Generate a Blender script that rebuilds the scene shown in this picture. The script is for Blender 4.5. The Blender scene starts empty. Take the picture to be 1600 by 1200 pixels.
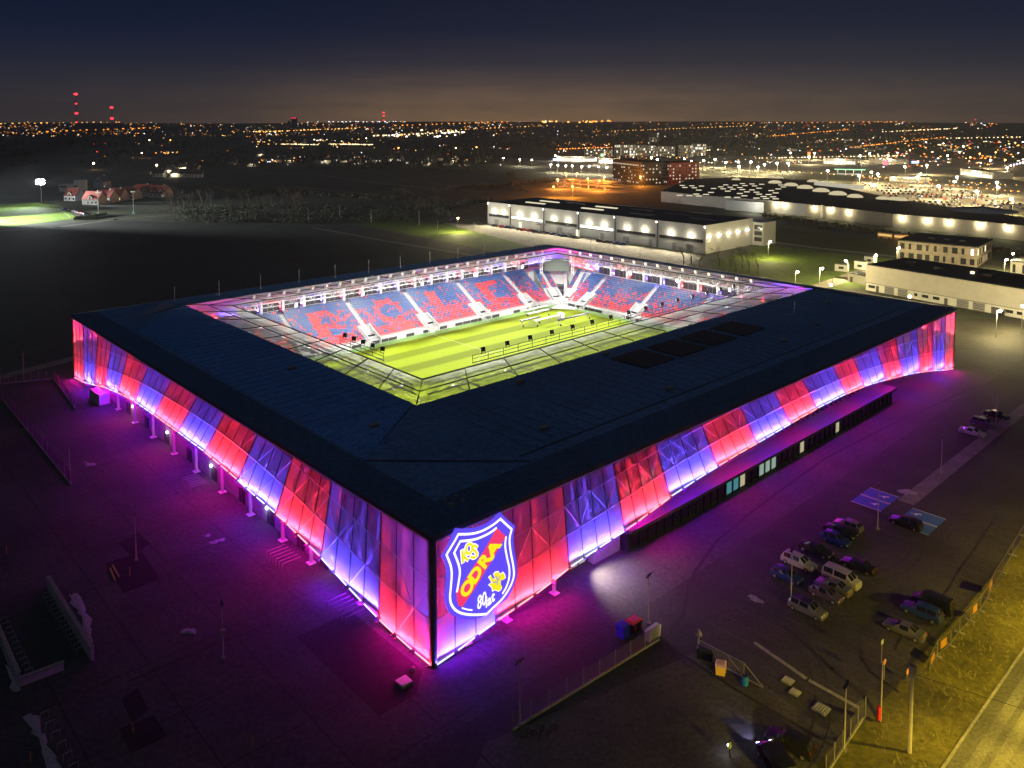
import bpy, bmesh, math, random
from mathutils import Vector, Matrix
R = math.radians
random.seed(7)
S = bpy.context.scene
COL = S.collection

# ------------------------------------------------------------------ camera, sky, moon, exposure
CAM_H, F_PX, PY0 = 62.0, 1267.0, 285.0            # metres, pixels of the 1600 px photo
PITCH = math.atan((PY0 - 188) / F_PX)
cam = bpy.data.cameras.new('camera')
cam.sensor_width = 36
cam.lens = F_PX / 1600 * 36
cam.shift_y = -(600 - PY0) / 1600
cam.clip_start = 1
cam.clip_end = 90000
camo = bpy.data.objects.new('camera', cam)
COL.objects.link(camo)
camo.location = (0, 0, CAM_H)
camo.rotation_euler = (math.pi / 2 - PITCH, 0, 0)
S.camera = camo

W = bpy.data.worlds.new('World')
S.world = W
W.use_nodes = True
wn, wl = W.node_tree.nodes, W.node_tree.links
bg = wn['Background']
tc = wn.new('ShaderNodeTexCoord')
sep = wn.new('ShaderNodeSeparateXYZ')
wl.new(tc.outputs['Generated'], sep.inputs[0])
def ramp(stops, inp):
    r = wn.new('ShaderNodeValToRGB')
    e = r.color_ramp.elements
    e[0].position, e[0].color = stops[0][0], (*stops[0][1], 1)
    e[1].position, e[1].color = stops[-1][0], (*stops[-1][1], 1)
    for p, c in stops[1:-1]:
        q = e.new(p); q.color = (*c, 1)
    wl.new(inp, r.inputs[0])
    return r.outputs[0]
# z is the sine of the elevation
base = ramp([(0, (.018, .022, .032)), (.055, (.012, .017, .033)), (.10, (.004, .0095, .031)),
             (.15, (.0012, .0062, .0245)), (.4, (.002, .007, .02)), (1, (.006, .012, .03))], sep.outputs['Z'])
glow = ramp([(0, (.24, .13, .045)), (.025, (.15, .085, .035)), (.045, (.065, .038, .018)), (.068, (.017, .010, .006)), (.11, (.001, .001, .0)), (1, (0, 0, 0))], sep.outputs['Z'])
mr = wn.new('ShaderNodeMapRange')
mr.inputs['From Min'].default_value = -1
mr.inputs['From Max'].default_value = 1
wl.new(sep.outputs['X'], mr.inputs['Value'])
az = ramp([(0, (.1,) * 3), (.24, (.14,) * 3), (.34, (.32,) * 3), (.42, (.85,) * 3), (.47, (1,) * 3), (.56, (.9,) * 3), (.66, (.5,) * 3), (.78, (.3,) * 3), (1, (.1,) * 3)], mr.outputs[0])
cloud = wn.new('ShaderNodeTexNoise')
mp = wn.new('ShaderNodeMapping')
mp.inputs['Scale'].default_value = (3, 3, 26)
wl.new(tc.outputs['Generated'], mp.inputs[0]); wl.new(mp.outputs[0], cloud.inputs['Vector'])
cloud.inputs['Detail'].default_value = 4
cm = wn.new('ShaderNodeMapRange')
cm.inputs['From Min'].default_value = .3; cm.inputs['From Max'].default_value = .7
cm.inputs['To Min'].default_value = .82; cm.inputs['To Max'].default_value = 1.15
wl.new(cloud.outputs[0], cm.inputs['Value'])
def vm(op, a, b):
    n = wn.new('ShaderNodeVectorMath'); n.operation = op
    wl.new(a, n.inputs[0]); wl.new(b, n.inputs[1])
    return n.outputs[0]
wl.new(vm('ADD', base, vm('MULTIPLY', vm('MULTIPLY', glow, az), cm.outputs[0])), bg.inputs['Color'])
bg.inputs['Strength'].default_value = 1.0

sun = bpy.data.lights.new('moon', 'SUN')
sun.energy = .15
sun.angle = R(12)
sun.color = (.82, .9, 1)
suno = bpy.data.objects.new('moon', sun)
COL.objects.link(suno)
suno.rotation_euler = (R(28), R(-14), R(20))

S.view_settings.view_transform = 'Standard'
S.view_settings.look = 'None'
S.view_settings.exposure = 0
S.view_settings.gamma = 1
cy = S.cycles
cy.max_bounces = 5; cy.diffuse_bounces = 3; cy.glossy_bounces = 3; cy.transmission_bounces = 4
cy.transparent_max_bounces = 16
cy.caustics_reflective = False; cy.caustics_refractive = False
cy.use_denoising = True
cy.sample_clamp_indirect = 6
cy.use_light_tree = True

# ------------------------------------------------------------------ places: photo pixel -> point of the ground (or of height z)
CP, SP = math.cos(PITCH), math.sin(PITCH)
def ray(x, y):
    dx, dy = (x - 800) / F_PX, -(y - PY0) / F_PX
    return dx, CP + dy * SP, -SP + dy * CP
def G(x, y, z=0.0):
    r = ray(x, y); k = (z - CAM_H) / r[2]
    return Vector((r[0] * k, r[1] * k, z))
ANG = .749
ORG = Vector((-.144 * CAM_H, 1.414 * CAM_H, 0))
UX = Vector((math.cos(ANG), math.sin(ANG), 0)); VX = Vector((-math.sin(ANG), math.cos(ANG), 0))
def ST(s, t, z=0.0):
    return ORG + UX * s + VX * t + Vector((0, 0, z))
def on_right_wall(x, y, t):
    r = Vector(ray(x, y)); k = (ORG.dot(VX) + t) / r.dot(VX)
    p = r * k - ORG
    return p.dot(UX), CAM_H + r.z * k

# ------------------------------------------------------------------ materials
MATS = {}
def mat(name, c, rough=.7, metal=0, nscale=None, namt=.3, emit=None, estr=1, c2=None, sample=True, spec=.4):
    if name in MATS: return MATS[name]
    m = bpy.data.materials.new(name); m.use_nodes = True
    nt = m.node_tree; b = nt.nodes['Principled BSDF']
    b.inputs['Base Color'].default_value = (*c, 1)
    b.inputs['Roughness'].default_value = rough
    b.inputs['Metallic'].default_value = metal
    b.inputs['Specular IOR Level'].default_value = spec
    if nscale:
        t = nt.nodes.new('ShaderNodeTexCoord'); n = nt.nodes.new('ShaderNodeTexNoise')
        n.inputs['Scale'].default_value = nscale; n.inputs['Detail'].default_value = 6
        n.inputs['Roughness'].default_value = .65
        nt.links.new(t.outputs['Object'], n.inputs['Vector'])
        r = nt.nodes.new('ShaderNodeValToRGB')
        d = c2 or tuple(v * (1 - namt) for v in c)
        u = tuple(min(1, v * (1 + namt)) for v in c)
        r.color_ramp.elements[0].position = .33; r.color_ramp.elements[0].color = (*d, 1)
        r.color_ramp.elements[1].position = .68; r.color_ramp.elements[1].color = (*u, 1)
        nt.links.new(n.outputs[0], r.inputs[0]); nt.links.new(r.outputs[0], b.inputs['Base Color'])
        bu = nt.nodes.new('ShaderNodeBump'); bu.inputs['Strength'].default_value = .25
        nt.links.new(n.outputs[0], bu.inputs['Height']); nt.links.new(bu.outputs[0], b.inputs['Normal'])
    if emit:
        b.inputs['Emission Color'].default_value = (*emit, 1)
        b.inputs['Emission Strength'].default_value = estr
        if not sample: m.cycles.emission_sampling = 'NONE'
    MATS[name] = m
    return m
def glow_mat(name, c, s, sample=False):
    return mat(name, (.02, .02, .02), emit=c, estr=s, sample=sample)

def surface_mat(name, c1, c2, s1, s2, rough=.85, c3=None):
    """two octaves of noise: broad wear and fine grain, plus optional stains"""
    m = bpy.data.materials.new(name); m.use_nodes = True
    nt = m.node_tree; b = nt.nodes['Principled BSDF']; L = nt.links
    t = nt.nodes.new('ShaderNodeTexCoord')
    def noise(sc, det):
        n = nt.nodes.new('ShaderNodeTexNoise'); n.inputs['Scale'].default_value = sc; n.inputs['Detail'].default_value = det
        n.inputs['Roughness'].default_value = .7
        L.new(t.outputs['Object'], n.inputs['Vector']); return n.outputs[0]
    a, f = noise(s1, 5), noise(s2, 4)
    r = nt.nodes.new('ShaderNodeValToRGB')
    r.color_ramp.elements[0].position = .36; r.color_ramp.elements[0].color = (*c1, 1)
    r.color_ramp.elements[1].position = .64; r.color_ramp.elements[1].color = (*c2, 1)
    if c3:
        q = r.color_ramp.elements.new(.75); q.color = (*c3, 1)
    L.new(a, r.inputs[0])
    mx = nt.nodes.new('ShaderNodeMix'); mx.data_type = 'RGBA'; mx.blend_type = 'MULTIPLY'
    mx.inputs[0].default_value = 1
    g = nt.nodes.new('ShaderNodeMapRange'); g.inputs['To Min'].default_value = .45; g.inputs['To Max'].default_value = 1.5
    g.inputs['From Min'].default_value = .25; g.inputs['From Max'].default_value = .75
    L.new(f, g.inputs[0]); L.new(r.outputs[0], mx.inputs[6]); L.new(g.outputs[0], mx.inputs[7])
    L.new(mx.outputs[2], b.inputs['Base Color'])
    b.inputs['Roughness'].default_value = rough; b.inputs['Specular IOR Level'].default_value = .3
    bu = nt.nodes.new('ShaderNodeBump'); bu.inputs['Strength'].default_value = .3
    L.new(f, bu.inputs['Height']); L.new(bu.outputs[0], b.inputs['Normal'])
    MATS[name] = m
    return m

def panel_mat(name, transp, transl, col):
    """perforated facade sheet / glazing: part clear, part translucent, part opaque"""
    m = bpy.data.materials.new(name); m.use_nodes = True
    nt = m.node_tree; L = nt.links
    for n in list(nt.nodes):
        if n.type == 'BSDF_PRINCIPLED': nt.nodes.remove(n)
    o = nt.nodes['Material Output']
    tr = nt.nodes.new('ShaderNodeBsdfTransparent'); tl = nt.nodes.new('ShaderNodeBsdfTranslucent'); df = nt.nodes.new('ShaderNodeBsdfDiffuse')
    tl.inputs[0].default_value = (*col, 1); df.inputs[0].default_value = (*[v * .8 for v in col], 1)
    tcn = nt.nodes.new('ShaderNodeTexCoord'); nz = nt.nodes.new('ShaderNodeTexNoise'); nz.inputs['Scale'].default_value = .35
    L.new(tcn.outputs['Object'], nz.inputs['Vector'])
    mg = nt.nodes.new('ShaderNodeMapRange'); mg.inputs['To Min'].default_value = transp - .1; mg.inputs['To Max'].default_value = transp + .1
    mg.inputs['From Min'].default_value = .3; mg.inputs['From Max'].default_value = .7
    L.new(nz.outputs[0], mg.inputs[0])
    m1 = nt.nodes.new('ShaderNodeMixShader'); m1.inputs[0].default_value = transl
    L.new(df.outputs[0], m1.inputs[1]); L.new(tl.outputs[0], m1.inputs[2])
    m2 = nt.nodes.new('ShaderNodeMixShader')
    L.new(mg.outputs[0], m2.inputs[0]); L.new(m1.outputs[0], m2.inputs[1]); L.new(tr.outputs[0], m2.inputs[2])
    L.new(m2.outputs[0], o.inputs[0])
    MATS[name] = m
    return m

# ------------------------------------------------------------------ mesh helpers
class MB:
    def __init__(s): s.v = []; s.f = []; s.m = []
    def quad(s, a, b, c, d, mi=0):
        n = len(s.v); s.v += [tuple(a), tuple(b), tuple(c), tuple(d)]; s.f.append((n, n + 1, n + 2, n + 3)); s.m.append(mi)
    def poly(s, pts, mi=0):
        n = len(s.v); s.v += [tuple(p) for p in pts]; s.f.append(tuple(range(n, n + len(pts)))); s.m.append(mi)
    def hexa(s, p, mi=0):
        n = len(s.v); s.v += [tuple(q) for q in p]
        for f in ((3, 2, 1, 0), (4, 5, 6, 7), (0, 1, 5, 4), (1, 2, 6, 5), (2, 3, 7, 6), (3, 0, 4, 7)):
            s.f.append(tuple(n + i for i in f)); s.m.append(mi)
    def box(s, x0, x1, y0, y1, z0, z1, mi=0):
        s.hexa([(x0, y0, z0), (x1, y0, z0), (x1, y1, z0), (x0, y1, z0), (x0, y0, z1), (x1, y0, z1), (x1, y1, z1), (x0, y1, z1)], mi)
    def prism(s, pts, z0, z1, mi=0, top=None):
        n = len(s.v); k = len(pts)
        s.v += [(p[0], p[1], z0) for p in pts] + [(p[0], p[1], z1) for p in pts]
        ar = sum(pts[i][0] * pts[(i + 1) % k][1] - pts[(i + 1) % k][0] * pts[i][1] for i in range(k))
        idx = list(range(k)) if ar > 0 else list(range(k))[::-1]
        s.f.append(tuple(n + i for i in idx[::-1])); s.m.append(mi)
        s.f.append(tuple(n + k + i for i in idx)); s.m.append(mi if top is None else top)
        for q in range(k):
            i, j = idx[q], idx[(q + 1) % k]
            s.f.append((n + i, n + j, n + k + j, n + k + i)); s.m.append(mi)
    def bar(s, a, b, r, mi=0, sides=4, r2=None):
        a, b = Vector(a), Vector(b); d = b - a
        if d.length < 1e-6: return
        d.normalize(); up = Vector((0, 0, 1)) if abs(d.z) < .95 else Vector((1, 0, 0))
        x = d.cross(up).normalized(); y = d.cross(x); n = len(s.v); r2 = r if r2 is None else r2
        for c, rr in ((a, r), (b, r2)):
            for i in range(sides):
                t = 2 * math.pi * (i + .5) / sides
                s.v.append(tuple(c + x * math.cos(t) * rr + y * math.sin(t) * rr))
        for i in range(sides):
            j = (i + 1) % sides
            s.f.append((n + i, n + j, n + sides + j, n + sides + i)); s.m.append(mi)
        if sides > 3:
            s.f.append(tuple(n + i for i in range(sides))[::-1]); s.m.append(mi)
            s.f.append(tuple(n + sides + i for i in range(sides))); s.m.append(mi)
    def ball(s, c, r, mi=0, seg=8, ring=5, sz=1):
        n = len(s.v)
        for i in range(ring + 1):
            ph = math.pi * i / ring
            for j in range(seg):
                th = 2 * math.pi * j / seg
                s.v.append((c[0] + r * math.sin(ph) * math.cos(th), c[1] + r * math.sin(ph) * math.sin(th), c[2] + sz * r * math.cos(ph)))
        for i in range(ring):
            for j in range(seg):
                k = (j + 1) % seg
                s.f.append((n + i * seg + j, n + (i + 1) * seg + j, n + (i + 1) * seg + k, n + i * seg + k)); s.m.append(mi)
    def mesh(s, name, mats):
        me = bpy.data.meshes.new(name)
        me.from_pydata(s.v, [], s.f)
        for m in (mats if isinstance(mats, (list, tuple)) else [mats]): me.materials.append(m)
        me.polygons.foreach_set('material_index', s.m)
        me.update()
        return me
    def build(s, name, mats, parent=None, loc=None, smooth=False, rz=0):
        me = s.mesh(name, mats)
        if smooth: me.polygons.foreach_set('use_smooth', [True] * len(me.polygons))
        return link(name, me, parent, loc, rz)
def link(name, me, parent=None, loc=None, rz=0):
    o = bpy.data.objects.new(name, me); COL.objects.link(o)
    if parent: o.parent = parent
    if loc is not None: o.location = loc
    if rz: o.rotation_euler = (0, 0, rz)
    return o
def tag(o, label, cat, group=None, kind=None):
    if label: o['label'] = label
    if cat: o['category'] = cat
    if group: o['group'] = group
    if kind: o['kind'] = kind
    return o
def thing(name, label, cat, loc=(0, 0, 0), rz=0, group=None):
    o = bpy.data.objects.new(name, None); COL.objects.link(o)
    o.location = loc; o.rotation_euler = (0, 0, rz)
    o.empty_display_size = .5
    return tag(o, label, cat, group)
def copy_thing(root, loc, rz=None, label=None, group=None):
    r = root.copy(); COL.objects.link(r); r.location = loc
    if rz is not None: r.rotation_euler = (0, 0, rz)
    if label: r['label'] = label
    if group: r['group'] = group
    for ch in list(root.children):
        c = ch.copy(); COL.objects.link(c); c.parent = r
        for g in list(ch.children):
            d = g.copy(); COL.objects.link(d); d.parent = c
    return r
def lamp(kind, energy, color, loc, parent=None, direction=None, size=.3, spot=None, blend=.5, xaxis=None, size_y=None, spread=None):
    l = bpy.data.lights.new('light', kind); l.energy = energy; l.color = color
    if kind in ('POINT', 'SPOT'): l.shadow_soft_size = size
    if kind == 'SPOT': l.spot_size = spot; l.spot_blend = blend
    if kind == 'AREA':
        l.shape = 'RECTANGLE'; l.size = size; l.size_y = size_y or size
        if spread: l.spread = spread
    o = bpy.data.objects.new('light', l); COL.objects.link(o)
    if parent: o.parent = parent
    o.location = loc
    if direction is not None:
        d = Vector(direction).normalized()
        if xaxis is not None:
            z = -d; x = (Vector(xaxis) - z * Vector(xaxis).dot(z)).normalized(); y = z.cross(x)
            o.rotation_euler = Matrix((x, y, z)).transposed().to_euler()
        else:
            o.rotation_euler = d.to_track_quat('-Z', 'Y').to_euler()
    return o
def structure(name, mb, mats): return tag(mb.build(name, mats), None, None, kind='structure')
def sheet(name, pts, z, m):
    mb = MB(); pts = [Vector(p) for p in pts]
    k = len(pts)
    ar = sum(pts[i].x * pts[(i + 1) % k].y - pts[(i + 1) % k].x * pts[i].y for i in range(k))
    if ar < 0: pts = pts[::-1]
    mb.poly([(p.x, p.y, z) for p in pts]); return structure(name, mb, m)

# ------------------------------------------------------------------ palette
soil = surface_mat('dark_soil', (.024, .028, .026), (.04, .045, .041), .02, .6)
meadow = surface_mat('winter_grass', (.035, .045, .014), (.06, .07, .022), .05, 1.1)
verge_m = surface_mat('verge_grass', (.045, .042, .008), (.12, .105, .02), .16, 1.6, c3=(.22, .19, .06))
asphalt = surface_mat('asphalt', (.026, .024, .024), (.046, .043, .042), .07, 2.4)
paving = surface_mat('paving', (.034, .032, .034), (.062, .058, .06), .05, 1.7)
road_m = surface_mat('road_asphalt', (.07, .068, .064), (.10, .097, .09), .08, 3)
yard_m = surface_mat('concrete_yard', (.17, .155, .13), (.25, .23, .19), .04, .5)
kerb_m = mat('kerb_stone', (.2, .19, .18), .85, nscale=2)
darkline = mat('drain_channel', (.012, .012, .012), .8, nscale=3)
white_paint = mat('white_paint', (.72, .72, .7), .6, nscale=4, namt=.1)
steel_w = mat('white_steel', (.62, .62, .62), .45, nscale=1.5, namt=.08)
steel_g = mat('grey_steel', (.25, .24, .23), .5, .3, nscale=2, namt=.15)
steel_d = mat('dark_steel', (.03, .03, .032), .5, .2, nscale=2)
glass_d = mat('dark_glass', (.012, .014, .018), .08, spec=.7)
concrete = mat('concrete', (.42, .42, .41), .8, nscale=.8, namt=.15)
wall_grey = mat('grey_wall', (.3, .3, .32), .8, nscale=.5, namt=.15)
black_m = mat('black_plastic', (.012, .012, .013), .45)
rubber = mat('rubber', (.015, .015, .015), .9)
rust = mat('concrete_pole', (.36, .33, .28), .85, nscale=3, namt=.15)

# ------------------------------------------------------------------ ground and setting
def hill(x, y):
    d = math.hypot(x, y)
    k = max(0, min(1, (d - 2600) / 5200)); k = k * k * (3 - 2 * k)
    return k * (40 + 9 * math.sin(x * .00061 + 1) + 5 * math.sin(x * .0017 + y * .0004))
mb = MB()
ys = [-400, -100, 0, 100, 200, 300, 450, 600, 800, 1100, 1500, 2000, 2600, 3000, 3500, 4000, 4500, 5000, 5600, 6200, 7000, 7800, 9000]
xs = [i / 24 for i in range(-24, 25)]
idx = {}
for j, y in enumerate(ys):
    wd = 900 + 1.1 * max(0, y)
    for i, u in enumerate(xs):
        x = u * wd; idx[i, j] = len(mb.v); mb.v.append((x, y, hill(x, y)))
for j in range(len(ys) - 1):
    for i in range(len(xs) - 1):
        mb.f.append((idx[i, j], idx[i + 1, j], idx[i + 1, j + 1], idx[i, j + 1])); mb.m.append(0)
structure('ground', mb, surface_mat('field_soil', (.044, .05, .032), (.08, .084, .055), .006, .12))
PX = lambda *p: [G(x, y) for x, y in p]
sheet('field', PX((-900, 372), (0, 357), (150, 345), (480, 350), (640, 378), (850, 470), (700, 800), (-400, 700)), .008, soil)
sheet('forecourt', [ST(-200, 149), ST(-26, 149), ST(20, 150), ST(190, 150), ST(190, -9.2), ST(-200, -9.2)], .012, paving)
sheet('car_park', [ST(-200, -9.2), ST(210, -9.2), ST(210, -37), ST(27, -37), ST(-200, -37)], .016, asphalt)
sheet('driveway', PX((1110, 1010), (1290, 1140), (1360, 1080), (1480, 1200), (1200, 1300), (700, 1300), (760, 1160)), .02, surface_mat('drive_asphalt', (.04, .038, .035), (.07, .066, .06), .1, 2))
verge = sheet('grass_verge', [ST(18.5, -36.2), ST(21.5, -36.2), ST(26, -37.2), ST(52, -37), ST(190, -37.5), ST(190, -44.6), ST(-20, -45), ST(-20, -40)], .024, verge_m)
sheet('road', [ST(-60, -44.9), ST(400, -44.6), ST(400, -56), ST(-60, -56)], .03, road_m)
sheet('pavement', [ST(-60, -56.2), ST(400, -56.2), ST(400, -60), ST(-60, -60)], .034, kerb_m)
mb = MB()
for a, b in ((-60, 400),):
    mb.box(0, 460, -.12, .12, 0, .13)
o = structure('kerb', mb, kerb_m); o.location = ST(-60, -44.75); o.rotation_euler = (0, 0, ANG)
mb = MB()
for k in range(40): mb.quad((k * 12, -.08, 0), (k * 12 + 6, -.08, 0), (k * 12 + 6, .08, 0), (k * 12, .08, 0))
o = structure('road_markings', mb, white_paint); o.location = ST(-60, -50.4, .036); o.rotation_euler = (0, 0, ANG)
# strip of pale slabs between the two halves of the car park
sheet('median', [ST(80.5, -19.2), ST(80.5, -21.8), ST(210, -21.5), ST(210, -19.5)], .026, surface_mat('slab_path', (.11, .10, .1), (.17, .16, .155), .3, 2.5))
# drainage channels
def ribbon(name, pts, w, z, m):
    mb = MB(); P = [Vector((p.x, p.y, z)) for p in pts]
    for a, b in zip(P, P[1:]):
        d = (b - a).normalized(); n = Vector((-d.y, d.x, 0)) * w / 2; e = d * w * .3
        mb.quad(a - n - e, b - n + e, b + n + e, a + n - e)
    return structure(name, mb, m)
ribbon('drain_channel', PX((1600, 594), (1555, 596), (1520, 606), (1400, 660), (1290, 716), (1190, 788), (1120, 845), (1085, 895), (1073, 930), (1068, 962), (1048, 985)), .45, .03, darkline)
ribbon('drain_channel', PX((1225, 978), (1300, 1045), (1352, 1090), (1375, 1128)), .5, .034, darkline)
ribbon('drain_channel', PX((1060, 1020), (1150, 1078), (1300, 1165)), .35, .034, darkline)
ribbon('kerb', PX((1345, 1015), (1347, 1032), (1362, 1052), (1385, 1068), (1404, 1082)), .35, .04, darkline)
ribbon('kerb', PX((1416, 1042), (1480, 980), (1560, 885), (1600, 832)), .4, .04, darkline)
ribbon('slab_path', PX((1180, 1005), (1262, 1062), (1340, 1105)), .5, .036, kerb_m)
mb = MB()
for k in range(22):                                      # bay lines of the car park
    s = 30 + k * 2.6
    for (t0, t1) in ((-15.2, -20.1), (-20.3, -25.2), (-31.6, -36.6)):
        mb.quad((s, t0, 0), (s, t1, 0), (s + .1, t1, 0), (s + .1, t0, 0))
o = structure('bay_markings', mb, mat('worn_bay_paint', (.058, .055, .054), .8, nscale=3)); o.location = ST(0, 0, .03); o.rotation_euler = (0, 0, ANG)
# two pairs of blue disabled bays with wheelchair symbols
blue_bay = mat('blue_bay_paint', (.02, .07, .42), .6, nscale=2, namt=.2)
blue_bay2 = mat('teal_bay_paint', (.02, .12, .3), .6, nscale=2, namt=.2)
mb = MB()
def bay(s0, t0, t1, mi, flip):
    mb.quad((s0, t0, 0), (s0 + 3.5, t0, 0), (s0 + 3.5, t1, 0), (s0, t1, 0), mi)
    for e in (s0, s0 + 3.42): mb.quad((e, t0, .004), (e + .12, t0, .004), (e + .12, t1, .004), (e, t1, .004), 2)
    cx, cyy = s0 + 1.75, t0 + .3 * (t1 - t0) if not flip else t0 + .7 * (t1 - t0)
    pts = [(cx + .38 * math.cos(q), cyy + .38 * math.sin(q)) for q in [R(20 * i - 60) for i in range(13)]]
    K = .7
    for a, b in zip(pts, pts[1:]):
        d = Vector((b[0] - a[0], b[1] - a[1], 0)).normalized(); n = Vector((-d.y, d.x, 0)) * .09
        A, B = Vector((*a, .005)), Vector((*b, .005)); mb.quad(A - n, B - n, B + n, A + n, 2)
    for a, b in (((cx, cyy + .1), (cx - .1, cyy + 1.0)), ((cx - .05, cyy + .6), (cx + .5, cyy + .55)), ((cx, cyy + .15), (cx + .6, cyy + .1)), ((cx + .6, cyy + .1), (cx + .8, cyy - .5)), ((cx - .12, cyy + 1.15), (cx - .12, cyy + 1.4))):
        d = Vector((b[0] - a[0], b[1] - a[1], 0)).normalized(); n = Vector((-d.y, d.x, 0)) * .1
        A, B = Vector((cx + (a[0] - cx) * K, cyy + (a[1] - cyy) * K, .006)), Vector((cx + (b[0] - cx) * K, cyy + (b[1] - cyy) * K, .006)); mb.quad(A - n, B - n, B + n, A + n, 2)
bay(74.5, -19.0, -14.2, 0, False); bay(78.2, -19.0, -14.2, 0, False)
bay(72.2, -27, -22, 1, True); bay(75.9, -27, -22, 1, True)
o = structure('disabled_bays', mb, [blue_bay, blue_bay2, white_paint]); o.location = ST(0, 0, .034); o.rotation_euler = (0, 0, ANG)
# turf bed at the near corner, planting pits on the left
sheet('planting_bed', [ST(-1.2, 15.5), ST(-8.8, 15.5), ST(-8.8, -2.2), ST(-4, -2.2), ST(-1.2, .5)], .03, surface_mat('bark_mulch', (.010, .008, .007), (.022, .017, .014), 1, 6))
for q in (((165, 880), (222, 862), (250, 905), (193, 928)), ((185, 850), (215, 832), (235, 850), (205, 870)), ((185, 1140), (240, 1118), (262, 1150), (205, 1178)), ((190, 1092), (215, 1075), (232, 1110), (207, 1130)),):
    sheet('planting_bed', PX(*q), .03, MATS['bark_mulch'])
sheet('sunken_court', PX((-40, 960), (75, 915), (142, 1020), (10, 1075)), .03, mat('dark_court', (.022, .025, .026), .8, nscale=1))
ribbon('drain_channel', PX((200, 1065), (330, 1010), (420, 975)), .25, .03, darkline)
ribbon('slab_path', PX((0, 590), (115, 560)), 4, .03, MATS['slab_path'])

# paving joints, tyre marks and wheel tracks
mb = MB(); jr = random.Random(2)
for k in range(16):
    t = -8 + k * 10.2
    if t < 150: mb.quad((-75, t, 0), (-1, t, 0), (-1, t + .14, 0), (-75, t + .14, 0))
for k in range(8): s_ = -70 + k * 9.3; mb.quad((s_, -9, 0), (s_ + .14, -9, 0), (s_ + .14, 145, 0), (s_, 145, 0))
for k in range(18): s_ = 6 + k * 10; mb.quad((s_, -9, 0), (s_ + .12, -9, 0), (s_ + .12, -.5, 0), (s_, -.5, 0))
o = structure('paving_joints', mb, mat('joint_dark', (.02, .019, .019), .9)); o.location = ST(0, 0, .02); o.rotation_euler = (0, 0, ANG)
mb = MB()
for k in range(13):
    cx, cyy, r0, a0 = jr.uniform(5, 70), jr.uniform(-36, -10), jr.uniform(5, 26), jr.uniform(0, 6.28); n = 14; sw = jr.uniform(.5, 1.6)
    for off in (0, 1.5):
        for q in range(n):
            a, b = a0 + sw * q / n, a0 + sw * (q + 1) / n; ra, rb = r0 + off - .1, r0 + off + .1
            P = [(cx + ra * math.cos(a), cyy + ra * math.sin(a)), (cx + rb * math.cos(a), cyy + rb * math.sin(a)), (cx + rb * math.cos(b), cyy + rb * math.sin(b)), (cx + ra * math.cos(b), cyy + ra * math.sin(b))]
            if all(-36.5 < p_[1] < -9.6 for p_ in P): mb.quad(*[(*p_, 0) for p_ in P])
o = structure('tyre_marks', mb, mat('tyre_mark', (.017, .016, .016), .8)); o.location = ST(0, 0, .022); o.rotation_euler = (0, 0, ANG)
mb = MB()
for t, w_ in ((-46.6, .5), (-48.3, .55), (-52.1, .55), (-53.8, .5)): mb.quad((-60, t - w_, 0), (400, t - w_, 0), (400, t + w_, 0), (-60, t + w_, 0))
o = structure('wheel_tracks', mb, surface_mat('worn_asphalt', (.105, .10, .095), (.14, .135, .125), .2, 3)); o.location = ST(0, 0, .0335); o.rotation_euler = (0, 0, ANG)
mb = MB()
for k in range(1100):                                    # trodden straw coloured streaks in the verge
    s_, t = jr.uniform(24, 130), jr.uniform(-44.2, -38.2); n = jr.randint(5, 8); rx, ry = jr.uniform(.1, .55) * jr.choice((1, 1, 1.8)), jr.uniform(.04, .13); an = jr.gauss(.5, .35)
    P = []
    for q in range(n):
        a = 2 * math.pi * q / n; rr_q = jr.uniform(.6, 1.2); x_, y_ = rx * rr_q * math.cos(a), ry * rr_q * math.sin(a); P.append((s_ + x_ * math.cos(an) - y_ * math.sin(an), t + x_ * math.sin(an) + y_ * math.cos(an), 0))
    mb.poly(P)
o = structure('dry_grass', mb, surface_mat('straw', (.11, .095, .02), (.19, .16, .05), .8, 5)); o.location = ST(0, 0, .029); o.rotation_euler = (0, 0, ANG)

# far ground: lawns, yards, roads
grass_f = surface_mat('lawn', (.05, .085, .008), (.085, .13, .014), .03, .5)
sheet('lawn', PX((590, 338), (700, 352), (850, 388), (760, 394), (660, 372), (560, 352)), .012, grass_f)
sheet('lawn', PX((1110, 412), (1190, 383), (1300, 396), (1405, 405), (1370, 450), (1200, 455)), .012, grass_f)
sheet('lawn', PX((1195, 352), (1385, 377), (1400, 402), (1300, 394), (1190, 380)), .014, meadow)
sheet('yard', PX((690, 348), (762, 352), (1102, 400), (1060, 420), (1000, 418), (840, 388)), .016, yard_m)
sheet('road', PX((480, 347), (560, 352), (700, 378), (880, 420), (830, 425), (640, 385)), .014, asphalt)
ribbon('path', PX((490, 356), (600, 376), (720, 396), (820, 415)), 3, .02, MATS['slab_path'])
ribbon('road', PX((1185, 343), (1290, 357), (1380, 370), (1500, 384), (1680, 402)), 9, .02, road_m)
ribbon('path', PX((1190, 376), (1280, 388), (1400, 401)), 4, .024, kerb_m)
ribbon('path', PX((1270, 452), (1320, 435), (1375, 415)), 7, .02, yard_m)
ribbon('path', PX((-20, 362), (90, 355), (180, 343), (330, 331), (470, 328)), 4, .02, surface_mat('sand_track', (.13, .115, .09), (.2, .18, .15), .06, .5))
ribbon('path', PX((400, 269), (500, 274), (600, 287), (690, 296), (760, 300)), 5, .02, MATS['sand_track'])
ribbon('path', PX((460, 291), (540, 300), (600, 305)), 6, .02, MATS['sand_track'])
sheet('yard', PX((1490, 500), (1600, 495), (1750, 500), (1750, 560), (1480, 545)), .02, surface_mat('dark_yard', (.03, .028, .022), (.06, .055, .04), .08, .8))
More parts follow.
